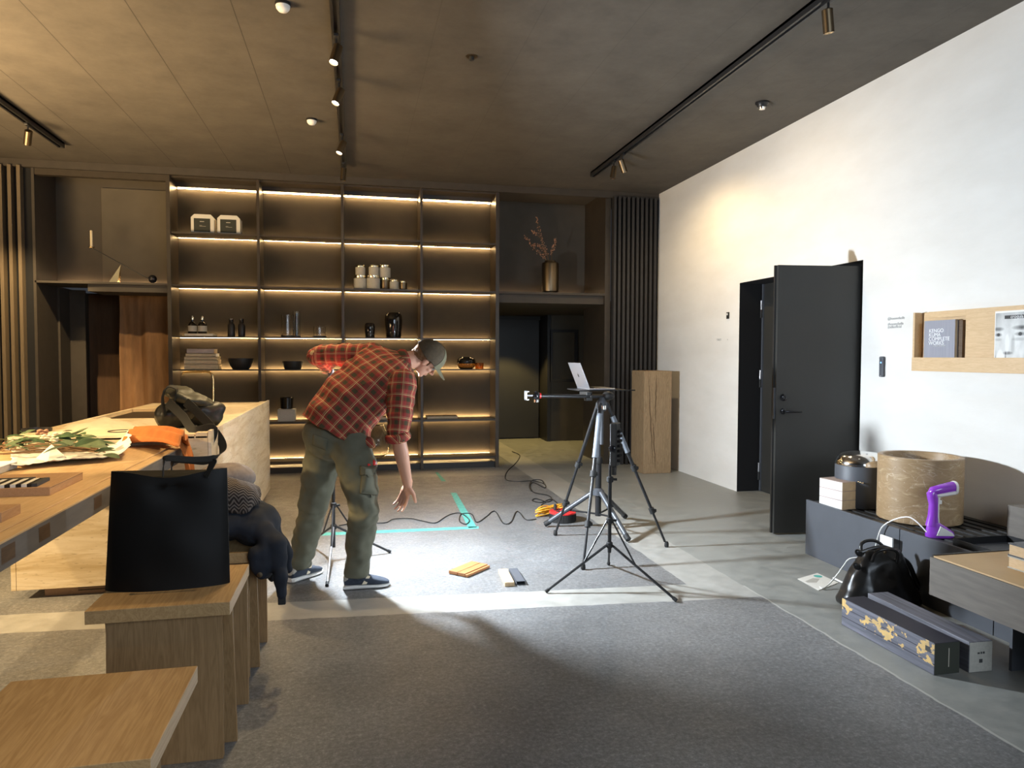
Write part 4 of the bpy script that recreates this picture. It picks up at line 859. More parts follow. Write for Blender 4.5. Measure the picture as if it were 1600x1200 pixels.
ty = 1.236; MB().box((YY(897, 605, 5.45).x-o.x, .10, ty-.008), (YY(972, 606, 5.45).x-o.x, .42, ty)).build('laptop_tray', 'black_metal', tp, bevel=.002)
MB().tube([V((.20, .12, ty-.004)), V((.32, .12, ty-.004))], .005, 8).build('tray_pin', 'black_metal', tp)
m = MB(); m.box((-.13, -.02, 1.20), (-.085, .16, 1.227)); m.box((-.135, -.022, 1.16), (-.085, .022, 1.185)); m.box((-.10, -.02, 1.17), (-.085, .02, 1.22)); m.build('tray_clamp', 'black_satin', tp, bevel=.003)
# laptop
lx = YY(911, 606, 5.48).x; lp = thing('laptop', 'open grey aluminium laptop on the tripod tray seen from behind', 'laptop', (lx, 5.48, ty+.001), math.radians(1))
MB().box((0, -.15, 0), (.215, .15, .012)).build('keyboard_base', 'silver', lp, bevel=.003)
MB().box((.02, -.13, .0122), (.10, .13, .0128)).build('keyboard', 'black_gloss', lp)
lean = math.radians(22); c_, s_ = math.cos(lean), math.sin(lean); m = MB(); h = .215; th = .006
m.prism([(0, -.15, .010), (0, .15, .010), (-s_*h, .15, .010+c_*h), (-s_*h, -.15, .010+c_*h)], (th*c_, 0, th*s_)); lid = m.build('lid', 'silver', lp, bevel=.002)
m = MB(); m.prism([(.0064, -.14, .02), (.0064, .14, .02), (-s_*h*.95+.0064, .14, .010+c_*h*.95), (-s_*h*.95+.0064, -.14, .010+c_*h*.95)], (.0006, 0, .0002)); m.build('screen', 'black_gloss', lid)
cc = V((-s_*h*.5, 0, .010+c_*h*.5)); e1 = V((0, -1, 0)); e2 = V((-s_, 0, c_)); nn = V((-c_, 0, -s_)); pts = []
for k in range(28):
    a = 2*PI*k/28; r = .014*(1-.10*abs(math.cos(a))**6*(1 if abs(math.sin(a)) > -1 else 0)); 
    if abs(a) < .55 or a > 2*PI-.55: r *= .74
    r *= 1-.10*math.exp(-((a-PI/2)/.25)**2)-.06*math.exp(-((a-1.5*PI)/.2)**2); pts.append(cc+e1*r*math.cos(a)+e2*r*1.05*math.sin(a)+nn*.0001)
m = MB(); m.prism(pts, nn*.0006); m.build('logo', 'black_gloss', lid)
m = MB(); m.prism([cc+e2*.016+e1*.001+nn*.0001, cc+e2*.020+e1*.006+nn*.0001, cc+e2*.024+e1*.004+nn*.0001, cc+e2*.020-e1*.001+nn*.0001], nn*.0006); m.build('logo_leaf', 'black_gloss', lid)
# heavy stand behind
hs = thing('heavy_stand', 'heavy black stand with thick spreading feet behind the tripod', 'stand', (2.04, 5.80, 0)); o = hs.location.copy()
MB().tube([V((0, 0, .13)), V((0, 0, .62))], .026, 18).build('column', 'black_metal', hs, smooth=True); MB().tube([V((0, 0, .60)), V((0, 0, 1.12))], .017, 18).build('upper_column', 'grey_paint', hs, smooth=True)
MB().lathe([(.03, 0), (.05, .01), (.05, .05), (.03, .07)], (0, 0, .30), 20).build('hub', 'grey_paint', hs, smooth=True); MB().lathe([(.03, 0), (.036, .01), (.036, .05), (.03, .06)], (0, 0, .58), 20).build('collar', 'rubber', hs, smooth=True)
for px, py in ((851.5, 823.5), (982, 848), (977, 811)):
    f_ = F(px, py)+V((0, 0, .024))-o; dr = V((f_.x, f_.y, 0)).normalized(); lg = MB().tube([V((0, 0, .335))+dr*.04, f_], .021, 16).build('leg', 'grey_paint', hs, smooth=True); d_ = (f_-V((0, 0, .335))).normalized(); MB().tube([f_-d_*.05, f_], .024, 16).build('rubber_foot', 'rubber', lg, smooth=True)
    MB().tube([V((0, 0, .145)), V((0, 0, .335)).lerp(f_, .55)], .008, 8).build('brace', 'black_metal', hs, smooth=True)
def light_stand(loc, feet, zh, zs, zc, ztop, label, thin=None):
    t = thing('light_stand', label, 'light stand', loc); o = V(loc)
    MB().tube([V((0, 0, .10 if thin else zh-.05)), V((0, 0, zc))], .0125, 14).build('pole', 'black_metal', t, smooth=True); MB().tube([V((0, 0, zc)), V((0, 0, ztop))], .0095, 14).build('upper_pole', 'black_metal', t, smooth=True)
    for z, nm in ((zh, 'hub'), (zs, 'slider'), (zc, 'collar')):
        c = MB().lathe([(.016, 0), (.022, .006), (.022, .034), (.016, .04)], (0, 0, z-.02), 16).build(nm, 'rubber', t, smooth=True)
        if nm != 'hub': MB().tube([V((.02, 0, z)), V((.045, -.01, z))], .008, 10).build('knob', 'rubber', c, smooth=True)
    for i, (px, py) in enumerate(feet):
        f_ = F(px, py)+V((0, 0, .010))-o; dr = V((f_.x, f_.y, 0)).normalized(); a = V((0, 0, zh))+dr*.02
        lg = MB().tube([a, f_], .0085, 10).build('leg', 'silver' if thin == i else 'black_metal', t, smooth=True); MB().tube([f_.lerp(a, .05), f_], .012, 10).build('rubber_foot', 'rubber', lg, smooth=True)
        MB().tube([V((0, 0, zs))+dr*.02, a.lerp(f_, .38)], .006, 8).build('brace', 'black_metal', t, smooth=True)
    return t
s2 = light_stand((1.62, 4.38, 0), ((852.5, 927), (1057, 941), (951, 883)), .27, .43, .70, .80, 'slim black light stand in front of the big tripod')
s1 = light_stand((-.155, 5.34, 0), ((482.5, 850.6), (511, 917), (610, 864.5)), .25, .41, .90, 1.40, 'black light stand behind the bending man', 1)
# heads
def panel(name, loc, rz, w_, h_, label, tilt=0):
    t = thing(name, label, 'light', loc, rz); MB().box((-.045, -w_/2, 0), (.0, w_/2, h_)).build('housing', 'black_satin', t, bevel=.008, seg=3)
    MB().box((.0, -w_/2+.01, .012), (.0006, w_/2-.01, h_-.012)).build('diffuser', 'cool_face', t)
    m = MB()
    for k in range(7): m.box((-.062, -w_/2+.015, .03+k*(h_-.06)/7), (-.045, w_/2-.015, .03+(k+.5)*(h_-.06)/7))
    m.build('cooling_fins', 'black_gloss', t)
    for s in (-1, 1): MB().lathe([(.02, 0), (.022, .004), (.022, .02), (.016, .024)], (-.02, s*w_/2, h_*.42), 20, (0, s, 0)).build('tilt_knob', 'black_gloss', t, smooth=True)
    m = MB(); m.box((-.03, -.012, -.06), (-.006, .012, .0)); m.build('bracket', 'black_satin', t); return t
panel('video_light', (1.63, 4.38, .79), PI-.62, .10, .28, 'glossy black panel light on the slim stand, glowing side turned away')
panel('video_light', (-.155, 5.34, 1.41), -.18, .17, .17, 'black panel light at the top of the stand behind the man')
# cable reel
p = F(883, 817); cr = thing('cable_reel', 'black cable reel with bright red top by the tripod feet', 'cable reel', (p.x, p.y+.08, 0))
MB().lathe([(.115, .0), (.12, .004), (.12, .07), (.115, .075)], n=48).build('drum', 'rubber', cr, smooth=True); MB().lathe([(.04, .074), (.122, .076), (.122, .088), (.110, .093), (.03, .093)], n=48).build('red_disc', 'red', cr, smooth=True)
for k in range(4): a = k*PI/2+.4; MB().lathe([(.017, 0), (.017, .008), (.013, .009)], (.055*math.cos(a), .055*math.sin(a), .092), 18).build('socket', 'rubber', cr, smooth=True)
for k in range(36):
    a = 2*PI*k/36
m = MB()
for k in range(48): a = 2*PI*k/48; m.box((0, 0, 0), (0, 0, 0)) if 0 else m.tube([V((.1205*math.cos(a), .1205*math.sin(a), .008)), V((.1205*math.cos(a), .1205*math.sin(a), .068))], .0028, 5)
m.build('ribbed_rim', 'black_satin', cr)['kind'] = 'stuff'
MB().lathe([(.014, 0), (.014, .05), (.010, .055)], (-.06, .04, .092), 14).build('crank', 'rubber', cr, smooth=True)
# yellow cable bundle
m = MB(); c0 = F(858, 805)+V((0, 0, .02)); random.seed(5)
for k in range(7):
    pts = []; ph_ = random.random()*6
    for i in range(22): a = 2*PI*i/21; pts.append(c0+V((.125*math.cos(a)+.03*math.sin(2*a+ph_), .035*math.sin(a+ph_*.1)+.10*.9*math.cos(a)*.6+random.uniform(-.006, .006), .006+.012*k*.8+.012*math.sin(a*2+ph_))))
    m.tube(spline(pts, 3), .0055, 6)
tag(m.build('yellow_cable', 'yellow', org=c0, smooth=True), 'coiled yellow extension cable lying against the red reel', 'cable')
def floor_cable(pts, r, m_, label, name='cable', z=.006, dn=0):
    P_ = [F(x, y)+V((0, 0, z)) for x, y in pts]; return tag(MB().tube(spline(P_, 8), r, 8).build(name, m_, org=P_[0], smooth=True), label, 'cable')
floor_cable([(800, 706), (812, 712), (806, 724), (792, 738), (791, 750), (810, 753), (833, 752), (850, 757), (851, 763), (834, 755), (828, 760), (834, 770), (856, 775), (862, 781), (855, 785), (838, 780), (832, 783), (845, 786), (862, 781), (874, 791)], .0055, 'cable', 'black cable looping from the doorway recess to the red reel')
floor_cable([(850, 757), (846, 751), (832, 751), (827, 760), (830, 768)], .005, 'cable', 'short black cable loop crossing the long looped cable')
floor_cable([(869, 794), (850, 800), (846, 790), (853, 786)], .005, 'cable', 'short black cable end beside the yellow coil')
floor_cable([(838, 812), (822, 813), (812, 802), (806, 801), (798, 817), (786, 818), (775, 801), (768, 801), (760, 808), (745, 817), (738, 805), (730, 803), (720, 805), (718, 815), (728, 820), (733, 813), (720, 803), (706, 804), (695, 809), (680, 818), (660, 815), (640, 811), (615, 812), (600, 818), (560, 818), (530, 822)], .0045, 'cable', 'thin black cable snaking from the yellow coil to behind the man')
# tape marks
def tape(pts, label):
    P_ = [F(x, y) for x, y in pts]; o = P_[0]; return tag(MB().prism([V((p.x, p.y, .0006)) for p in P_], (0, 0, .0006)).build('floor_tape', 'teal', org=o), label, 'tape')
tape([(480, 838), (748, 826), (748, 822.5), (480, 833.5)], 'long strip of teal tape on the concrete between man and reel'); tape([(732, 825), (745, 824), (713, 770), (704, 770)], 'teal tape strip running back from the corner mark'); tape([(690, 752), (697, 752), (684, 738), (680, 738)], 'faded short teal tape mark near the shelving')
# boards on the floor
def board(name, px, py, rz, L, w_, h_, m_, label, z=0, hollow=False):
    p = F(px, py); p.z = z; t = thing(name, label, 'board', p, rz); 
    if hollow:
        m = MB(); w2 = .004; m.box((0, 0, 0), (w_, L, w2)); m.box((0, 0, h_-w2), (w_, L, h_)); m.box((0, 0, 0), (w2, L, h_)); m.box((w_-w2, 0, 0), (w_, L, h_)); m.box((0, L-w2, 0), (w_, L, h_)); m.build('tube_profile', m_, t, bevel=.002)
    else: MB().box((0, 0, 0), (w_, L, h_)).build('plank', m_, t, bevel=.002)
    return t
a_, b_ = F(712, 903), F(752, 886); an = math.atan2(b_.y-a_.y, b_.x-a_.x)-PI/2
q0 = F(700, 896)
tA = board('cedar_board', 712, 902, an, .27, .075, .022, 'cedar', 'red-brown wood board farther left of the pair on the floor', .004)
tA.location = F(714, 903)+V((0, 0, .03)); dv = V((math.cos(an), math.sin(an), 0))
tA.location = F(701, 897)+V((0, 0, .004)); 
tB = board('cedar_board', 728, 908, an, .27, .06, .022, 'cedar', 'red-brown wood board nearer the camera of the pair', .004); tB.location = tA.location+dv*.079
tC = board('cedar_board', 728, 908, an, .27, .018, .016, 'cedar', 'narrow red-brown batten along the edge of the cedar boards', .004); tC.location = tB.location+dv*.062
e = F(790, 916); f_ = F(779, 893); an2 = math.atan2(f_.y-e.y, f_.x-e.x)-PI/2
board('sample_block', 789, 917, an2, .30, .062, .028, 'oak_shelf', 'pale wood sample bar between cedar boards and grey profile'); board('grey_profile', 807, 914.5, an2+.02, .29, .06, .026, 'charcoal', 'dark grey hollow profile sample lying rightmost on the floor', hollow=True)

# ------------------------------------------------------------------ low bench at the right wall
lb = thing('low_bench', 'long low anthracite metal bench with slatted top along the white wall', 'bench', (3.72, 3.4, 0)); o = lb.location.copy()
def Lq(a, b): return tuple(V(a)-o), tuple(V(b)-o)
for a, b, h in ((2.0, 3.15, .255), (3.155, 3.84, .415), (3.846, 4.80, .415)): MB().box(*Lq((3.355, a, .0), (3.375, b, h))).build('front_panel', 'charcoal', lb, bevel=.0015)
MB().box(*Lq((3.375, 4.78, 0), (4.13, 4.80, .40))).build('end_panel', 'charcoal', lb)
MB().box(*Lq((3.376, 3.15, .34), (4.13, 4.779, .355))).build('inner_deck', 'black_satin', lb)
x = 3.40; 
while x < 4.10:
    MB().box(*Lq((x, 3.16, .375), (x+.055, 4.78, .400))).build('slat', 'black_satin', lb, bevel=.002); x += .085
for y in (3.3, 4.0, 4.6): MB().box(*Lq((3.38, y, .356), (4.12, y+.05, .3748))).build('crossbar', 'black_satin', lb)
ZB = .401
# travertine pot
pc_ = V((3.745, 4.12, ZB)); t = thing('travertine_pot', 'big open travertine drum pot on the low bench', 'planter', pc_); r = .258; hh = .435
MB().lathe([(r-.01, 0), (r, .008), (r, hh-.004), (r-.004, hh), (r-.03, hh), (r-.034, hh-.006), (r-.036, .05), (.01, .045)], n=72).build('stone_drum', 'travertine_brown', t, smooth=True)
# pedal bin
bc = V((3.69, 4.64, ZB)); t = thing('pedal_bin', 'black round waste bin with chrome dome lid behind the books', 'bin', V((3.665, 4.60, ZB))); r = .175
MB().lathe([(r*.96, 0), (r, .01), (r, .30), (r*.98, .305)], n=48).build('bin_body', 'charcoal', t, smooth=True); MB().lathe([(r*1.01, .305), (r*1.01, .325), (r*.9, .365), (r*.6, .395), (.02, .405)], n=48).build('lid', 'chrome', t, smooth=True)
MB().lathe([(.006, 0), (.006, .05)], (-r*.7, -r*.75, .2), 10, (0, -1, 0)).build('side_stud', 'chrome', t); 
# white books
pb_ = F(1316, 797, ZB); z = ZB
for i in range(3):
    t = thing('book', ('lowest of the three thick white books on the bench', 'middle of the three thick white books on the bench', 'topmost white book with a printed cover on the bench')[i], 'book', (pb_.x, pb_.y, z), math.radians(8)); h = .066
    MB().box((-.004, .0, .004), (.315, .215, h-.004)).build('pages', 'book_white', t); m = MB(); m.box((0, 0, 0), (.32, .22, .004)); m.box((0, 0, h-.004), (.32, .22, h)); m.build('cover', 'book_cover', t)
    MB().box((-.0045, -.0015, .002), (.32, .0, h-.002)).build('spine', 'book_beige', t)
    if i == 2: MB().box((.09, .05, h), (.24, .16, h+.0008)).build('cover_picture', 'dark_wood', t)
    z += h+.0005
# garment steamer
sp_ = V((3.50, 3.68, ZB)); st_ = thing('garment_steamer', 'purple and white handheld garment steamer standing on the bench', 'steamer', sp_, math.radians(-8))
def sl(z, cx, rx, ry): return [V((cx+rx*math.cos(2*PI*k/20), ry*math.sin(2*PI*k/20), z)) for k in range(20)]
MB().loft([sl(0, 0, .088, .048), sl(.012, 0, .090, .05), sl(.03, -.002, .086, .047), sl(.06, -.022, .062, .04), sl(.09, -.048, .036, .033)]).build('water_tank', 'purple', st_, smooth=True)
MB().loft([sl(.07, -.052, .038, .034), sl(.13, -.048, .028, .029), sl(.20, -.046, .025, .028), sl(.24, -.052, .031, .030), sl(.268, -.058, .030, .029), sl(.285, -.05, .022, .025)]).build('handle', 'purple', st_, smooth=True)
def hd_(x, zc, ry, rz): return [V((x, ry*math.copysign(abs(math.cos(2*PI*k/24))**.8, math.cos(2*PI*k/24)), zc+rz*math.copysign(abs(math.sin(2*PI*k/24))**.8, math.sin(2*PI*k/24)))) for k in range(24)]
MB().loft([hd_(-.075, .272, .012, .012), hd_(-.06, .280, .026, .026), hd_(0, .293, .034, .028), hd_(.05, .303, .037, .030), hd_(.072, .306, .038, .032)]).build('head', 'purple', st_, smooth=True)
MB().loft([hd_(.0722, .300, .040, .038), hd_(.086, .300, .042, .042), hd_(.092, .300, .034, .034)]).build('steam_plate', 'white_plastic', st_, smooth=True)
MB().loft([hd_(-.045, .258, .020, .008), hd_(-.02, .258, .034, .014), hd_(.071, .274, .039, .016)]).build('white_trim', 'white_plastic', st_, smooth=True)
MB().loft([sl(.258, -.022, .016, .022), sl(.20, -.026, .012, .019), sl(.13, -.026, .013, .018), sl(.09, -.022, .014, .016)]).build('inner_grip', 'white_plastic', st_, smooth=True); MB().box((-.012, -.006, .20), (.006, .006, .225)).build('trigger', 'white_plastic', st_, bevel=.003)
m = MB(); m.prism([(-.055, -.0475, .018), (.06, -.047, .014), (.045, -.047, .032), (-.03, -.046, .075)], (0, -.004, 0)); m.build('tank_window', 'white_plastic', st_)
cp = spline([sp_+V((-.085, .01, .03)), V((3.38, 3.80, .50)), V((3.335, 3.95, .42)), V((3.32, 4.0, .30)), V((3.30, 4.02, .12)), V((3.25, 4.05, .01))], 8); tag(MB().tube(cp, .0042, 8).build('white_cable', 'white_plastic', org=cp[0], smooth=True), 'white cable hanging from the steamer over the bench edge', 'cable')
cp = [YY(1350, 871, 3.9), YY(1328, 873, 3.95), YY(1318, 884, 4.0), YY(1308, 898, 4.03), F(1296, 912, .03), F(1286, 919, .012), F(1281, 917, .012)]; tag(MB().tube(spline(cp, 8), .0042, 8).build('white_cable', 'white_plastic', org=cp[-1], smooth=True), 'white cable arching from behind the leather bag to the card', 'cable')
cp = [F(1302, 903, .01), F(1312, 908, .01), F(1322, 912, .01), F(1330, 912, .01)]; tag(MB().tube(spline(cp, 6), .006, 8).build('white_plug', 'white_plastic', org=cp[0], smooth=True), 'white plug lead lying beside the leather bag', 'cable')
# card on the floor
pts = [F(1246, 905), F(1277, 896), F(1310, 911), F(1279, 923)]; hole = [F(1258, 909), F(1270, 904), F(1281, 905), F(1276, 911), F(1262, 911)]
t = thing('white_card', 'white card with a dark cut-out and teal dot on the floor', 'card', (pts[0].x, pts[0].y, 0)); o2 = t.location.copy()
MB().prism([p-o2+V((0, 0, .001)) for p in pts], (0, 0, .002)).build('sheet', 'paper', t); MB().prism([p-o2+V((0, 0, .0031)) for p in hole], (0, 0, .0004)).build('cut_out', 'linen', t)
c = (pts[1]*.62+pts[0]*.2+pts[2]*.18)-o2; MB().lathe([(.028, .0032), (.028, .0036)], c+V((0, -.01, 0)), 20).build('teal_dot', 'teal', t)
# leather bag
lg_ = thing('leather_bag', 'black leather doctor bag slumped on the floor against the bench', 'bag', (3.10, 3.71, 0)); o3 = lg_.location.copy(); m = MB()
def G(x, y, Y): return YY(x, y, Y)
rings = []
for z_, cx, cy_, rx, ry in ((.0, 0, 0, .235, .13), (.03, 0, 0, .245, .135), (.10, .0, 0, .215, .125), (.20, .005, .0, .17, .10), (.28, .01, .0, .135, .07), (.32, .012, 0, .115, .045), (.34, .015, 0, .09, .03)):
    rings.append([V((cx+rx*math.copysign(abs(math.cos(a))**.75, math.cos(a)), cy_+ry*math.copysign(abs(math.sin(a))**.75, math.sin(a)), z_)) for a in [2*PI*k/36 for k in range(36)]])
R = Matrix.Rotation(math.radians(-12), 4, 'Z'); m.loft([[R@p+o3 for p in r] for r in rings])
def lim(co): co.z = max(co.z, .002); return co
blobmesh('bag_body', m, 'leather', lg_, o3, .008, 3, .009, 8, pre=lim)
R3 = R.to_3x3()
for s in (-1, 1):
    hp_ = spline([R3@V((-.075, s*.06, .28)), R3@V((-.065, s*.09, .345)), R3@V((.0, s*.10, .365)), R3@V((.06, s*.09, .34)), R3@V((.07, s*.065, .27))], 7); MB().tube(hp_, .010, 10).build('handle', 'leather', lg_, smooth=True)
MB().tube(spline([R3@V((-.12, 0, .315)), R3@V((0, 0, .350)), R3@V((.13, 0, .32))], 8), .011, 8).build('frame_rim', 'leather', lg_, smooth=True)
MB().tube(spline([R3@V((.11, .0, .30)), R3@V((.19, .02, .24)), R3@V((.25, .03, .12)), R3@V((.31, .0, .02))], 8), .016, 10).build('shoulder_strap', 'leather', lg_, smooth=True)
MB().ell(R3@V((0, -.062, .335)), (.012, .006, .012)).build('clasp', 'dark_brass', lg_, smooth=True)
for k, q in enumerate(((-.145, -.04, .325), (-.165, -.06, .25))): MB().ell(R3@V(q), (.03, .014, .02), Matrix.Rotation(.6, 3, 'Y')).build('luggage_tag', 'leather', lg_, smooth=True)
q = V((3.30, 3.84, .30)); tag(MB().box(q, q+V((.012, .11, .06))).build('socket_cover', 'white_plastic', org=q, bevel=.004), 'white socket box on the bench front behind the leather bag', 'socket')
# cartons
t = thing('map_carton', 'long carton printed with a golden world map on grey planks', 'box', (2.66, 2.81, 0)); MB().box((0, 0, 0), (.142, .655, .153)).build('carton', 'map', t, bevel=.002)
MB().box((.002, -.001, .002), (.140, 0, .151)).build('end_flap', 'label_dark', t); MB().box((.078, -.0018, .035), (.082, -.001, .125)).build('barcode_line', 'label_grey', t); MB().box((-.0008, .025, .10), (0, .055, .125)).build('black_mark', 'ink', t)
t = thing('map_carton', 'second long carton with a pale printed end, behind the map one', 'box', (2.845, 2.80, 0), math.radians(-2)); MB().box((0, 0, 0), (.128, .72, .147)).build('carton', noisy('plank printed carton', (.13, .13, .15), .5, .35, 2, .03, stretch=(30, 1.5, 30)), t, bevel=.002)
MB().box((.002, -.0015, .002), (.126, -.0001, .145)).build('end_flap', 'linen', t)
for z_, x_, w_, h_ in ((.088, .045, .012, .008), (.088, .062, .008, .010), (.088, .074, .010, .010), (.045, .055, .018, .018)): MB().box((x_, -.0025, z_), (x_+w_, -.0014, z_+h_)).build('print_mark', 'ink', t)
# drawer bench at the right edge
db = thing('wood_bench', 'floating grey-veneer bench box with tan top at the right edge', 'bench', (2.92, 1.6, 0)); o = db.location.copy()
MB().box((0, 0, .265), (1.2, 1.53, .462)).build('bench_box', 'walnut_grey', db, bevel=.001); MB().box((.012, 0, .462), (1.2, 1.518, .470)).build('top_panel', 'tan_top', db)
MB().box((.012, 1.518, .462), (1.2, 1.53, .474)).build('rear_lip', 'black_satin', db)
MB().box((.14, 1.17, 0), (.42, 1.185, .265)).build('leg', 'charcoal', db)
for i, l in enumerate(('lower wood-edged book on the tan bench top', 'upper wood-edged book on the tan bench top')):
    p = F(1577, 888, .47); t = thing('book', l, 'book', (p.x+.005, p.y-.28, .4705+i*.062)); MB().box((.003, .003, .004), (.25, .29, .055)).build('pages', 'oak_shelf', t); m = MB(); m.box((0, 0, 0), (.25, .295, .005)); m.box((0, 0, .054), (.25, .295, .06)); m.build('cover', 'linen' if i == 0 else 'charcoal', t)
p = V((3.95, 3.20, .401)); tag(MB().box(p+V((-.15, 0, 0)), p+V((.15, .30, .22))).build('veneer_box', 'walnut_grey', org=p, bevel=.002), 'grey veneer box at the right picture edge above the books', 'box')
t = thing('metal_tray', 'open black metal tray lying on the slatted bench top', 'tray', (3.60, 3.18, ZB)); MB().box((-.2, 0, 0), (.18, .30, .004)).build('tray_floor', 'charcoal', t)
for a, b in (((-.2, 0, .004), (-.195, .30, .045)), ((.175, 0, .004), (.18, .30, .045)), ((-.195, .295, .004), (.175, .30, .045)), ((-.195, 0, .004), (.175, .005, .045))): MB().box(a, b).build('rim', 'black_metal', t)
# ------------------------------------------------------------------ the man
from mathutils.bvhtree import BVHTree
J = YY
man = thing('person', 'man in red plaid shirt, khaki cargo trousers and cap bending down to the right', 'person', (-.05, 4.75, 0)); mo = man.location.copy()
hipR, hipL = J(553, 700, 4.66), J(508, 693, 4.88); knR, knL = J(569, 795, 4.60), J(489, 797, 4.90); anR, anL = J(558, 890, 4.67), J(468, 880, 4.93)
pel = J(524, 684, 4.77)
shR, shL = J(629, 600, 4.60), J(582, 556, 4.98); elR, wrR = J(622, 683, 4.52), J(637, 757, 4.56)
elL, wrL = J(496, 556, 5.10), J(514, 574, 5.30)
hu = V((.82, -.24, .54)).normalized(); hf = V((.52, .22, -.84)); hf = (hf-hu*hf.dot(hu)).normalized(); hs_ = hf.cross(hu)
Hc = J(667, 560, 4.84); HR = Matrix((hs_, hf, hu)).transposed()
def HP(x, y, z): return Hc+HR@V((x, y, z))
# --- body: one continuous surface
b = MB(); E = lambda c, r: b.ell(HP(*c), r, HR, 20, 14)
E((0, -.015, .028), (.076, .096, .090)); E((0, .018, -.028), (.061, .070, .080)); E((0, .034, -.076), (.046, .048, .032)); E((0, .070, -.098), (.021, .018, .018))
b.cap(HP(0, .086, .004), HP(0, .113, -.034), .008, .012, 12); b.cap(HP(-.012, .098, -.040), HP(.012, .098, -.040), .008, .008, 10)
b.cap(HP(-.036, .072, .020), HP(.036, .072, .020), .012, .012, 10); b.cap(HP(-.016, .089, -.062), HP(.016, .089, -.062), .0065, .0065, 10); b.cap(HP(-.014, .087, -.072), HP(.014, .087, -.072), .0075, .0075, 10)
for s in (-1, 1): E((s*.034, .056, -.022), (.026, .026, .024)); b.ell(HP(s*.077, -.006, -.010), (.008, .019, .031), HR, 14, 10); b.cap(HP(s*.080, -.012, .008), HP(s*.080, -.006, -.028), .006, .005, 8)
nb_ = J(628, 566, 4.82); b.cap(HP(0, -.035, -.045), nb_, .058, .064, 20)
ch, wa = J(598, 590, 4.79), J(562, 640, 4.78)
b.cap(nb_, ch, .075, .125, 20); b.cap(ch, wa, .125, .12, 20); b.cap(wa, pel, .12, .125, 20); b.cap(ch, shR, .09, .062); b.cap(ch, shL, .09, .062)
for a_, k_, n_ in ((hipR, knR, anR), (hipL, knL, anL)): b.cap(pel, a_, .10, .085); b.cap(a_, k_, .078, .058); b.cap(k_, n_, .056, .040)
b.cap(shR, elR, .055, .046, 18); b.cap(elR, elR.lerp(wrR, .35), .046, .047, 18); b.cap(elR.lerp(wrR, .35), wrR, .047, .030, 18)
b.cap(shL, elL, .052, .042); b.cap(elL, wrL, .042, .028)
def hand(m, wr, d1, wv, curl, L=1.0, spread=.0, thumb=None, tip=None):
    d1 = V(d1).normalized(); wv = V(wv); wv = (wv-d1*wv.dot(d1)).normalized(); nn = d1.cross(wv)
    R = Matrix((wv, d1, nn)).transposed(); m.ell(wr+d1*.048, (.040, .056, .0155), R, 16, 12); m.cap(wr-d1*.02, wr+d1*.035, .027, .024, 14)
    for k in (-1.5, -.5, .5, 1.5): m.cap(wr+d1*.03+wv*k*.012, wr+d1*(.088-.004*abs(k))+wv*k*.0205, .013, .0105, 10)
    for k, ll, cc in ((-1.5, .78, 1.12), (-.5, .95, 1.0), (.5, 1.0, .92), (1.5, .92, .80)):
        p = wr+d1*(.088-.004*abs(k))+wv*k*.0205; a = 0; r0 = .0098
        for q_, seg in enumerate((.042, .027, .021)):
            a += curl[q_]*cc; d = (Matrix.Rotation(a, 3, wv)@d1+wv*spread*k).normalized(); e_ = p+d*seg*ll*L; m.cap(p, e_, r0, r0-.001, 10); p = e_; r0 -= .0011
    t0 = wr+d1*.022+wv*.026*(thumb or 1); td = (d1*.65+wv*.75*(thumb or 1)+nn*(tip or .25)).normalized(); t1 = t0+td*.040; td2 = (d1*.9+wv*.25*(thumb or 1)+nn*(tip or .25)*1.4).normalized(); t2 = t1+td2*.032; t3 = t2+td2*.024
    m.cap(t0, t1, .0165, .0135, 10); m.cap(t1, t2, .0125, .0115, 10); m.cap(t2, t3, .0112, .0095, 10)
hand(b, wrR, (-.28, .06, -1), (.72, -.66, -.2), (-.26, -.34, -.30), L=1.1, spread=.06, thumb=1, tip=-.35)
hand(b, wrL, (.02, .95, -.12), (0, .1, 1), (.9, .9, .7), thumb=1, tip=.4)
body = blobmesh('body', b, 'skin', man, mo, .0048, 3)
# eyes
for s in (-1, 1):
    e_ = MB().ell(HP(s*.031, .076, -.001), .0115, HR, 12, 8).build('eye', 'white_plastic', man, org=mo, smooth=True); MB().ell(HP(s*.031, .0865, -.002), (.005, .0025, .005), HR, 10, 6).build('iris', 'ink', e_, org=mo, smooth=True)
    MB().cap(HP(s*.014, .0855, .016), HP(s*.044, .076, .019), .0035, .003, 8).build('eyebrow', 'hair', man, org=mo, smooth=True)
# hair below the cap
m = MB(); m.ell(HP(0, -.045, .004), (.080, .070, .066), HR, 20, 14); m.ell(HP(0, -.055, -.030), (.062, .050, .050), HR, 18, 12)
for s in (-1, 1): m.cap(HP(s*.073, .022, .018), HP(s*.071, .020, -.016), .009, .006, 8); m.cap(HP(s*.070, -.03, .02), HP(s*.072, .02, .026), .018, .012, 8)
blobmesh('hair', m, 'hair', man, mo, .006, 2, .006, 60)
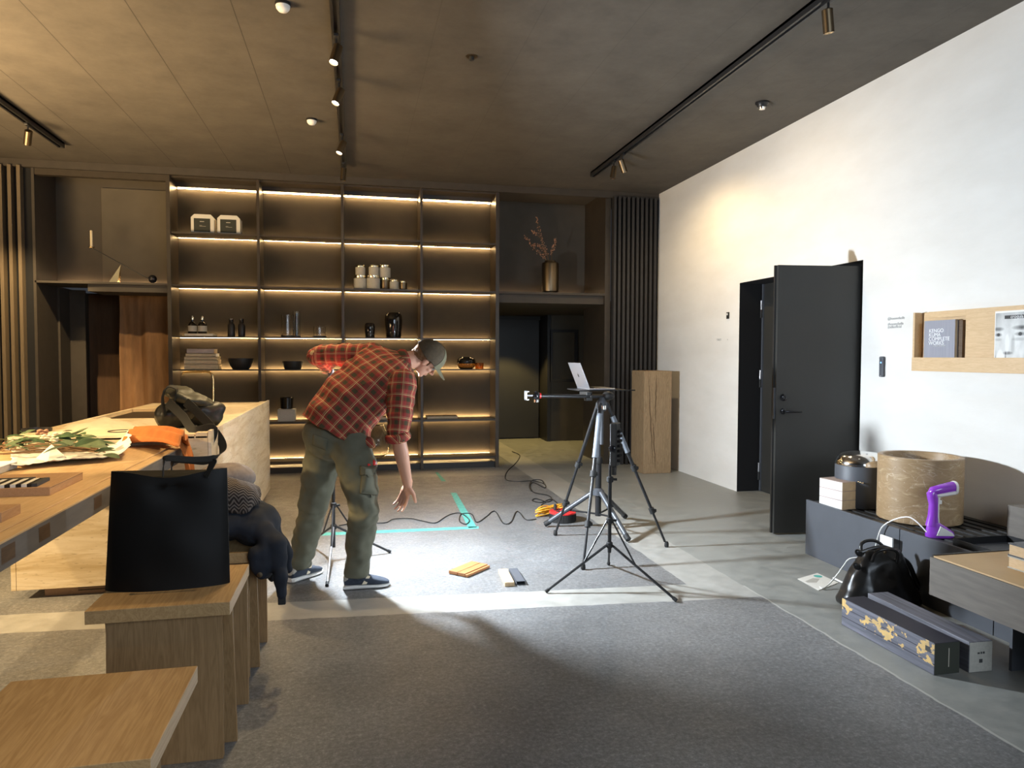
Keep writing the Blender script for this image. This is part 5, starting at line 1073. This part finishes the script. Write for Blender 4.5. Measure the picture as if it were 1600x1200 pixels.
# cap
cm = MB(); rings = []
def crown(k, a, off=0, j0=0): 
    th = PI/2*k; rx, ry = .094+off, .117+off; x = rx*math.cos(th)*math.cos(a); y = -.010+ry*math.cos(th)*math.sin(a); z = .026+(.112+off)*math.sin(th)+.10*max(0, y)*.16*(1-k)-.012*(1-k)*(y < 0)
    return HP(x, y, z)
for k in [i/9 for i in range(10)]: rings.append([crown(k*.985, 2*PI*i/36) for i in range(36)])
for k in [i/9 for i in range(9, -1, -1)]: rings.append([crown(k*.98, 2*PI*i/36, -.004) for i in range(36)])
capo = MB().loft(rings).build('cap', 'cap_brown', man, org=mo, smooth=True)
vs = []; n1 = 14; n2 = 9
for sgn in (0, 1):
    for j in range(n2+1):
        for i in range(n1+1): vs.append(crown(.86*j/n2, PI/2+math.radians(58)*(2*i/n1-1)*(1-.25*j/n2), .0030 if sgn == 0 else -.002))
g = (n1+1)*(n2+1); fs = []
for j in range(n2):
    for i in range(n1): a = j*(n1+1)+i; fs += [(a, a+1, a+n1+2, a+n1+1), (a+g, a+g+n1+1, a+g+n1+2, a+g+1)]
bd = [i for i in range(n1+1)]+[j*(n1+1)+n1 for j in range(1, n2+1)]+[n2*(n1+1)+i for i in range(n1-1, -1, -1)]+[j*(n1+1) for j in range(n2-1, 0, -1)]
for i in range(len(bd)): a, c = bd[i], bd[(i+1) % len(bd)]; fs.append((a, a+g, c+g, c))
MB().add(vs, fs).build('front_panel', 'cap_olive', capo, org=mo, smooth=True)
q = [crown(.33+dk, PI/2+da, .0045) for dk, da in ((-.12, -.20), (-.12, .20), (.12, .20), (.12, -.20))]; MB().prism(q, hf*.0015).build('cap_patch', 'petal_pink', capo, org=mo)
vs = []; n1 = 20; n2 = 8
for sgn in (0, 1):
    for j in range(n2+1):
        for i in range(n1+1):
            s = 2*i/n1-1; a = PI/2-s*math.radians(62); x0 = .088*math.cos(a); y0 = -.010+.110*math.sin(a); ext = (j/n2)*.094*(1-abs(s)**2.6); y = y0+ext; x = x0*(1+.02*j/n2); z = .032-.18*ext-.35*x*x*8*(j/n2)*.5-(.0035 if sgn else 0); vs.append(HP(x, y, z))
g = (n1+1)*(n2+1); fs = []
for j in range(n2):
    for i in range(n1): a = j*(n1+1)+i; fs += [(a, a+1, a+n1+2, a+n1+1), (a+g, a+g+n1+1, a+g+n1+2, a+g+1)]
bd = [i for i in range(n1+1)]+[j*(n1+1)+n1 for j in range(1, n2+1)]+[n2*(n1+1)+i for i in range(n1-1, -1, -1)]+[j*(n1+1) for j in range(n2-1, 0, -1)]
for i in range(len(bd)): a, c = bd[i], bd[(i+1) % len(bd)]; fs.append((a, a+g, c+g, c))
MB().add(vs, fs).build('brim', 'cap_olive', capo, org=mo, smooth=True)
# --- trousers
m = MB(); m.ell(J(518, 683, 4.78), (.195, .18, .155), Matrix.Rotation(math.radians(25), 3, 'Y')); m.cap(J(540, 668, 4.76), pel, .15, .15, 20)
for hp_, k_, n_, o_ in ((hipR, knR, anR, V((.0, -.01, 0))), (hipL, knL, anL, V((0, .01, 0)))):
    m.cap(pel.lerp(hp_, .8), hp_.lerp(k_, .35), .135, .122, 24); m.cap(hp_.lerp(k_, .35), k_, .120, .096, 24); m.cap(k_, k_.lerp(n_, .5), .094, .088, 24); m.cap(k_.lerp(n_, .5), n_, .086, .080, 24)
def trpre(co): 
    return co
def legcut(co):
    if co.z < .085: co.z = .085+.012*noise.noise(co*9)
    return co
tr = blobmesh('trousers', m, 'khaki', man, mo, .0095, 4, .016, 8, pre=legcut, local=False); tr.location = (0, 0, 0)
fold(tr.data, ((hipR, knR, 62, .9), (knR, anR, 80, 1.15), (hipL, knL, 62, .9), (knL, anL, 80, 1.1)), .0055)
bvh = BVHTree.FromPolygons([v.co.copy() for v in tr.data.vertices], [tuple(p.vertices) for p in tr.data.polygons])
def patch(name, corners, mt, parent, off, nu=14, nv=14, th=.006, bv=bvh):
    vs = []; c = [J(x, y, 4.5) for x, y in corners]
    for j in range(nv+1):
        for i in range(nu+1):
            u, v = i/nu, j/nv; p = c[0].lerp(c[1], u).lerp(c[3].lerp(c[2], u), v); h, n_, _, _ = bv.ray_cast(V((p.x, 3.9, p.z)), V((0.06, 1, 0)))
            if h is None: h, n_, _, _ = bv.find_nearest(p)
            e_ = min(1, 4*min(u, 1-u, v, 1-v)+.15); vs.append(h+V((0, -1, 0))*off*e_)
    fs = [(j*(nu+1)+i, j*(nu+1)+i+1, (j+1)*(nu+1)+i+1, (j+1)*(nu+1)+i) for j in range(nv) for i in range(nu)]
    o = MB().add(vs, fs).build(name, mt, parent, org=mo, smooth=True); s = o.modifiers.new('s', 'SOLIDIFY'); s.thickness = th; s.offset = 0; return o
pk = patch('cargo_pocket', ((556, 736), (589, 741), (586, 778), (553, 772)), 'khaki', tr, .022)
patch('pocket_flap', ((553, 729), (592, 735), (591, 748), (553, 743)), 'khaki', tr, .030, th=.008); patch('badge', ((573, 722), (582, 724), (582, 732), (573, 730)), 'red', tr, .012, 4, 4, .003); patch('badge_print', ((575.5, 725), (579.5, 726), (579.5, 730), (575.5, 729)), 'white_ink', tr, .016, 4, 4, .002)
patch('back_pocket', ((476, 682), (500, 690), (497, 708), (474, 700)), 'khaki', tr, .010)
tr.data.transform(Matrix.Translation(-mo))
# --- shirt
def ring(cx, cy_, Y, ax, lat, hw, hd, n=32, p=2.4):
    c = J(cx, cy_, Y); ax = V(ax).normalized(); lat = V(lat); lat = (lat-ax*lat.dot(ax)).normalized(); sg = ax.cross(lat)
    return [c+lat*hw*math.copysign(abs(math.cos(a))**(2/p), math.cos(a))+sg*hd*math.copysign(abs(math.sin(a))**(2/p), math.sin(a)) for a in [2*PI*k/n for k in range(n)]]
A1 = (.50, .02, .86); A2 = (.68, .02, .73); A3 = (.80, 0, .60); L0 = (.18, -.97, -.12); L1 = (.42, -.85, -.32); L2 = (.45, -.78, -.43)
m = MB(); m.loft([ring(522, 677, 4.77, A1, L0, .21, .238), ring(533, 655, 4.77, A1, L0, .21, .222), ring(550, 628, 4.78, A2, L1, .21, .205), ring(572, 606, 4.79, A2, L1, .215, .185),
    ring(592, 587, 4.80, A2, L2, .235, .165), ring(608, 575, 4.81, A3, L2, .235, .135), ring(622, 570, 4.82, A3, L2, .17, .11), ring(634, 566, 4.83, A3, L2, .085, .085)])
m.cap(shR, elR.lerp(shR, .45), .094, .082, 22); m.cap(elR.lerp(shR, .45), elR.lerp(shR, .03), .082, .068, 22); m.cap(shL, elL.lerp(shL, .5), .088, .078, 20); m.cap(elL.lerp(shL, .5), elL, .078, .072, 20); m.cap(elL, elL.lerp(wrL, .80), .072, .055, 18)
m.cap(J(575, 690, 4.62), J(583, 697, 4.60), .03, .018)
st = blobmesh('shirt', m, 'plaid', man, mo, .0088, 4, .013, 6, local=False); st.location = (0, 0, 0)
P0, P1 = J(527, 676, 4.77), J(634, 566, 4.83)
segs = ((P0, P1, 34, 1.0), (shR, elR, 70, .8), (shL, elL, 75, 1.0), (elL, wrL, 75, .8)); 
fold(st.data, segs, .0075)
# collar opening: trim what rises inside the neck
at = st.data.attributes.new('weave', 'FLOAT_VECTOR', 'POINT'); vals = []
tx = (P1-P0).normalized(); tl = V((.33, -.88, -.25)); tl = (tl-tx*tl.dot(tx)).normalized(); tg = tx.cross(tl)
for v in st.data.vertices:
    p = v.co; best = None
    for k, (a, b_, _, _) in enumerate(segs):
        d = b_-a; t_ = (p-a).dot(d)/d.length_squared; tc = max(0, min(1, t_)); dd = (p-(a+d*tc)).length/(.215 if k == 0 else .088)
        if best is None or dd < best[0]: best = (dd, k, t_)
    k = best[1]
    if k == 0:
        r_ = p-P0; vals += [r_.dot(tx), math.atan2(r_.dot(tg), r_.dot(tl))*.20, 0]
    else:
        a, b_ = segs[k][:2]; d = (b_-a).normalized(); o1 = d.orthogonal().normalized(); o2_ = d.cross(o1); r_ = p-a; vals += [r_.dot(d), math.atan2(r_.dot(o2_), r_.dot(o1))*.085, 0]
at.data.foreach_set('vector', vals)
st.data.transform(Matrix.Translation(-mo))
# rolled cuff and collar
ea = (wrR-elR).normalized()
def plaid_attr(o, ax_, s=1):
    a_ = o.data.attributes.new('weave', 'FLOAT_VECTOR', 'POINT'); vv = []
    for v in o.data.vertices: vv += [v.co.dot(V(ax_).normalized()), v.co.y*.7+v.co.x*.7, 0]
    a_.data.foreach_set('vector', vv); return o
m = MB(); c_ = elR; q = [(.062, -.03), (.077, -.022), (.079, .0), (.074, .022), (.060, .026), (.052, .015)]
m.lathe(q, c_, 32, ea); cu = m.build('rolled_cuff', 'plaid', st, org=mo, smooth=True)
for v in cu.data.vertices: v.co += V((noise.noise(v.co*20), noise.noise(v.co*20+V((3, 3, 3))), noise.noise(v.co*20+V((7, 1, 3)))))*.009
plaid_attr(cu, (1, 0, 1))
nd = (Hc+HR@V((0, -.035, -.05))-nb_).normalized(); m = MB(); m.lathe([(.068, -.035), (.084, -.02), (.088, .0), (.080, .022), (.070, .026), (.064, .015), (.07, -.01), (.066, -.03)], nb_+nd*.015, 32, nd); co_ = m.build('collar', 'plaid', st, org=mo, smooth=True); plaid_attr(co_, (0, 0, 1))
# --- shoes
def shoe(heel, toe, label=None):
    h, t_ = V(heel), V(toe); d = (t_-h); L = d.length; d.normalize(); s_ = V((-d.y, d.x, 0)); 
    def rg(u, w_, z0, z1, p=2.6): c = h+d*L*u; return [c+s_*w_*math.copysign(abs(math.cos(a))**(2/p), math.cos(a))+V((0, 0, (z0+z1)/2+(z1-z0)/2*math.copysign(abs(math.sin(a))**(2/p), math.sin(a)))) for a in [2*PI*k/24 for k in range(24)]]
    up = MB().loft([rg(.00, .020, .03, .075), rg(.02, .034, .022, .105), rg(.12, .040, .020, .122), rg(.30, .042, .020, .118), rg(.42, .043, .020, .098), rg(.58, .047, .020, .080), rg(.75, .050, .020, .064), rg(.88, .045, .020, .052), rg(.96, .032, .020, .042), rg(1.0, .012, .024, .032)]).build('shoe', 'shoe_navy', man, org=mo, smooth=True, sub=1)
    MB().loft([rg(-.015, .026, .004, .030, 3), rg(.03, .040, .001, .034, 3), rg(.3, .043, .001, .032, 3), rg(.5, .046, .001, .028, 3), rg(.75, .053, .001, .025, 3), rg(.92, .045, .003, .024, 3), rg(1.015, .014, .008, .024, 3)]).build('sole', 'sole', up, org=mo, smooth=True)
    m = MB()
    for k in range(5): u = .40+.065*k; zz = .104-.011*k; c = h+d*L*u; m.tube([c-s_*.022+V((0, 0, zz-.006)), c+V((0, 0, zz)), c+s_*.022+V((0, 0, zz-.006))], .0032, 6)
    m.build('laces', 'grey_paint', up, org=mo, smooth=True)
    for w_ in (-1, 1): c = h+d*L*.38+s_*w_*.0435; MB().prism([c+V((0, 0, .035)), c+d*.03+V((0, 0, .035)), c+d*.055+V((0, 0, .085))-s_*w_*.004, c+d*.035+V((0, 0, .088))-s_*w_*.004], s_*w_*.0015).build('side_stripe', 'petal', up, org=mo)
    MB().loft([rg(-.004, .021, .05, .080), rg(.03, .0355, .05, .100), rg(.09, .0405, .06, .110)]).build('heel_tab', 'linen', up, org=mo, smooth=True)
hR = V((anR.x-.085, anR.y-.005, 0)); shoe(hR, hR+V((.292, .02, 0))); hL = V((anL.x-.06, anL.y-.06, 0)); shoe(hL, hL+V((.19, .21, 0)))
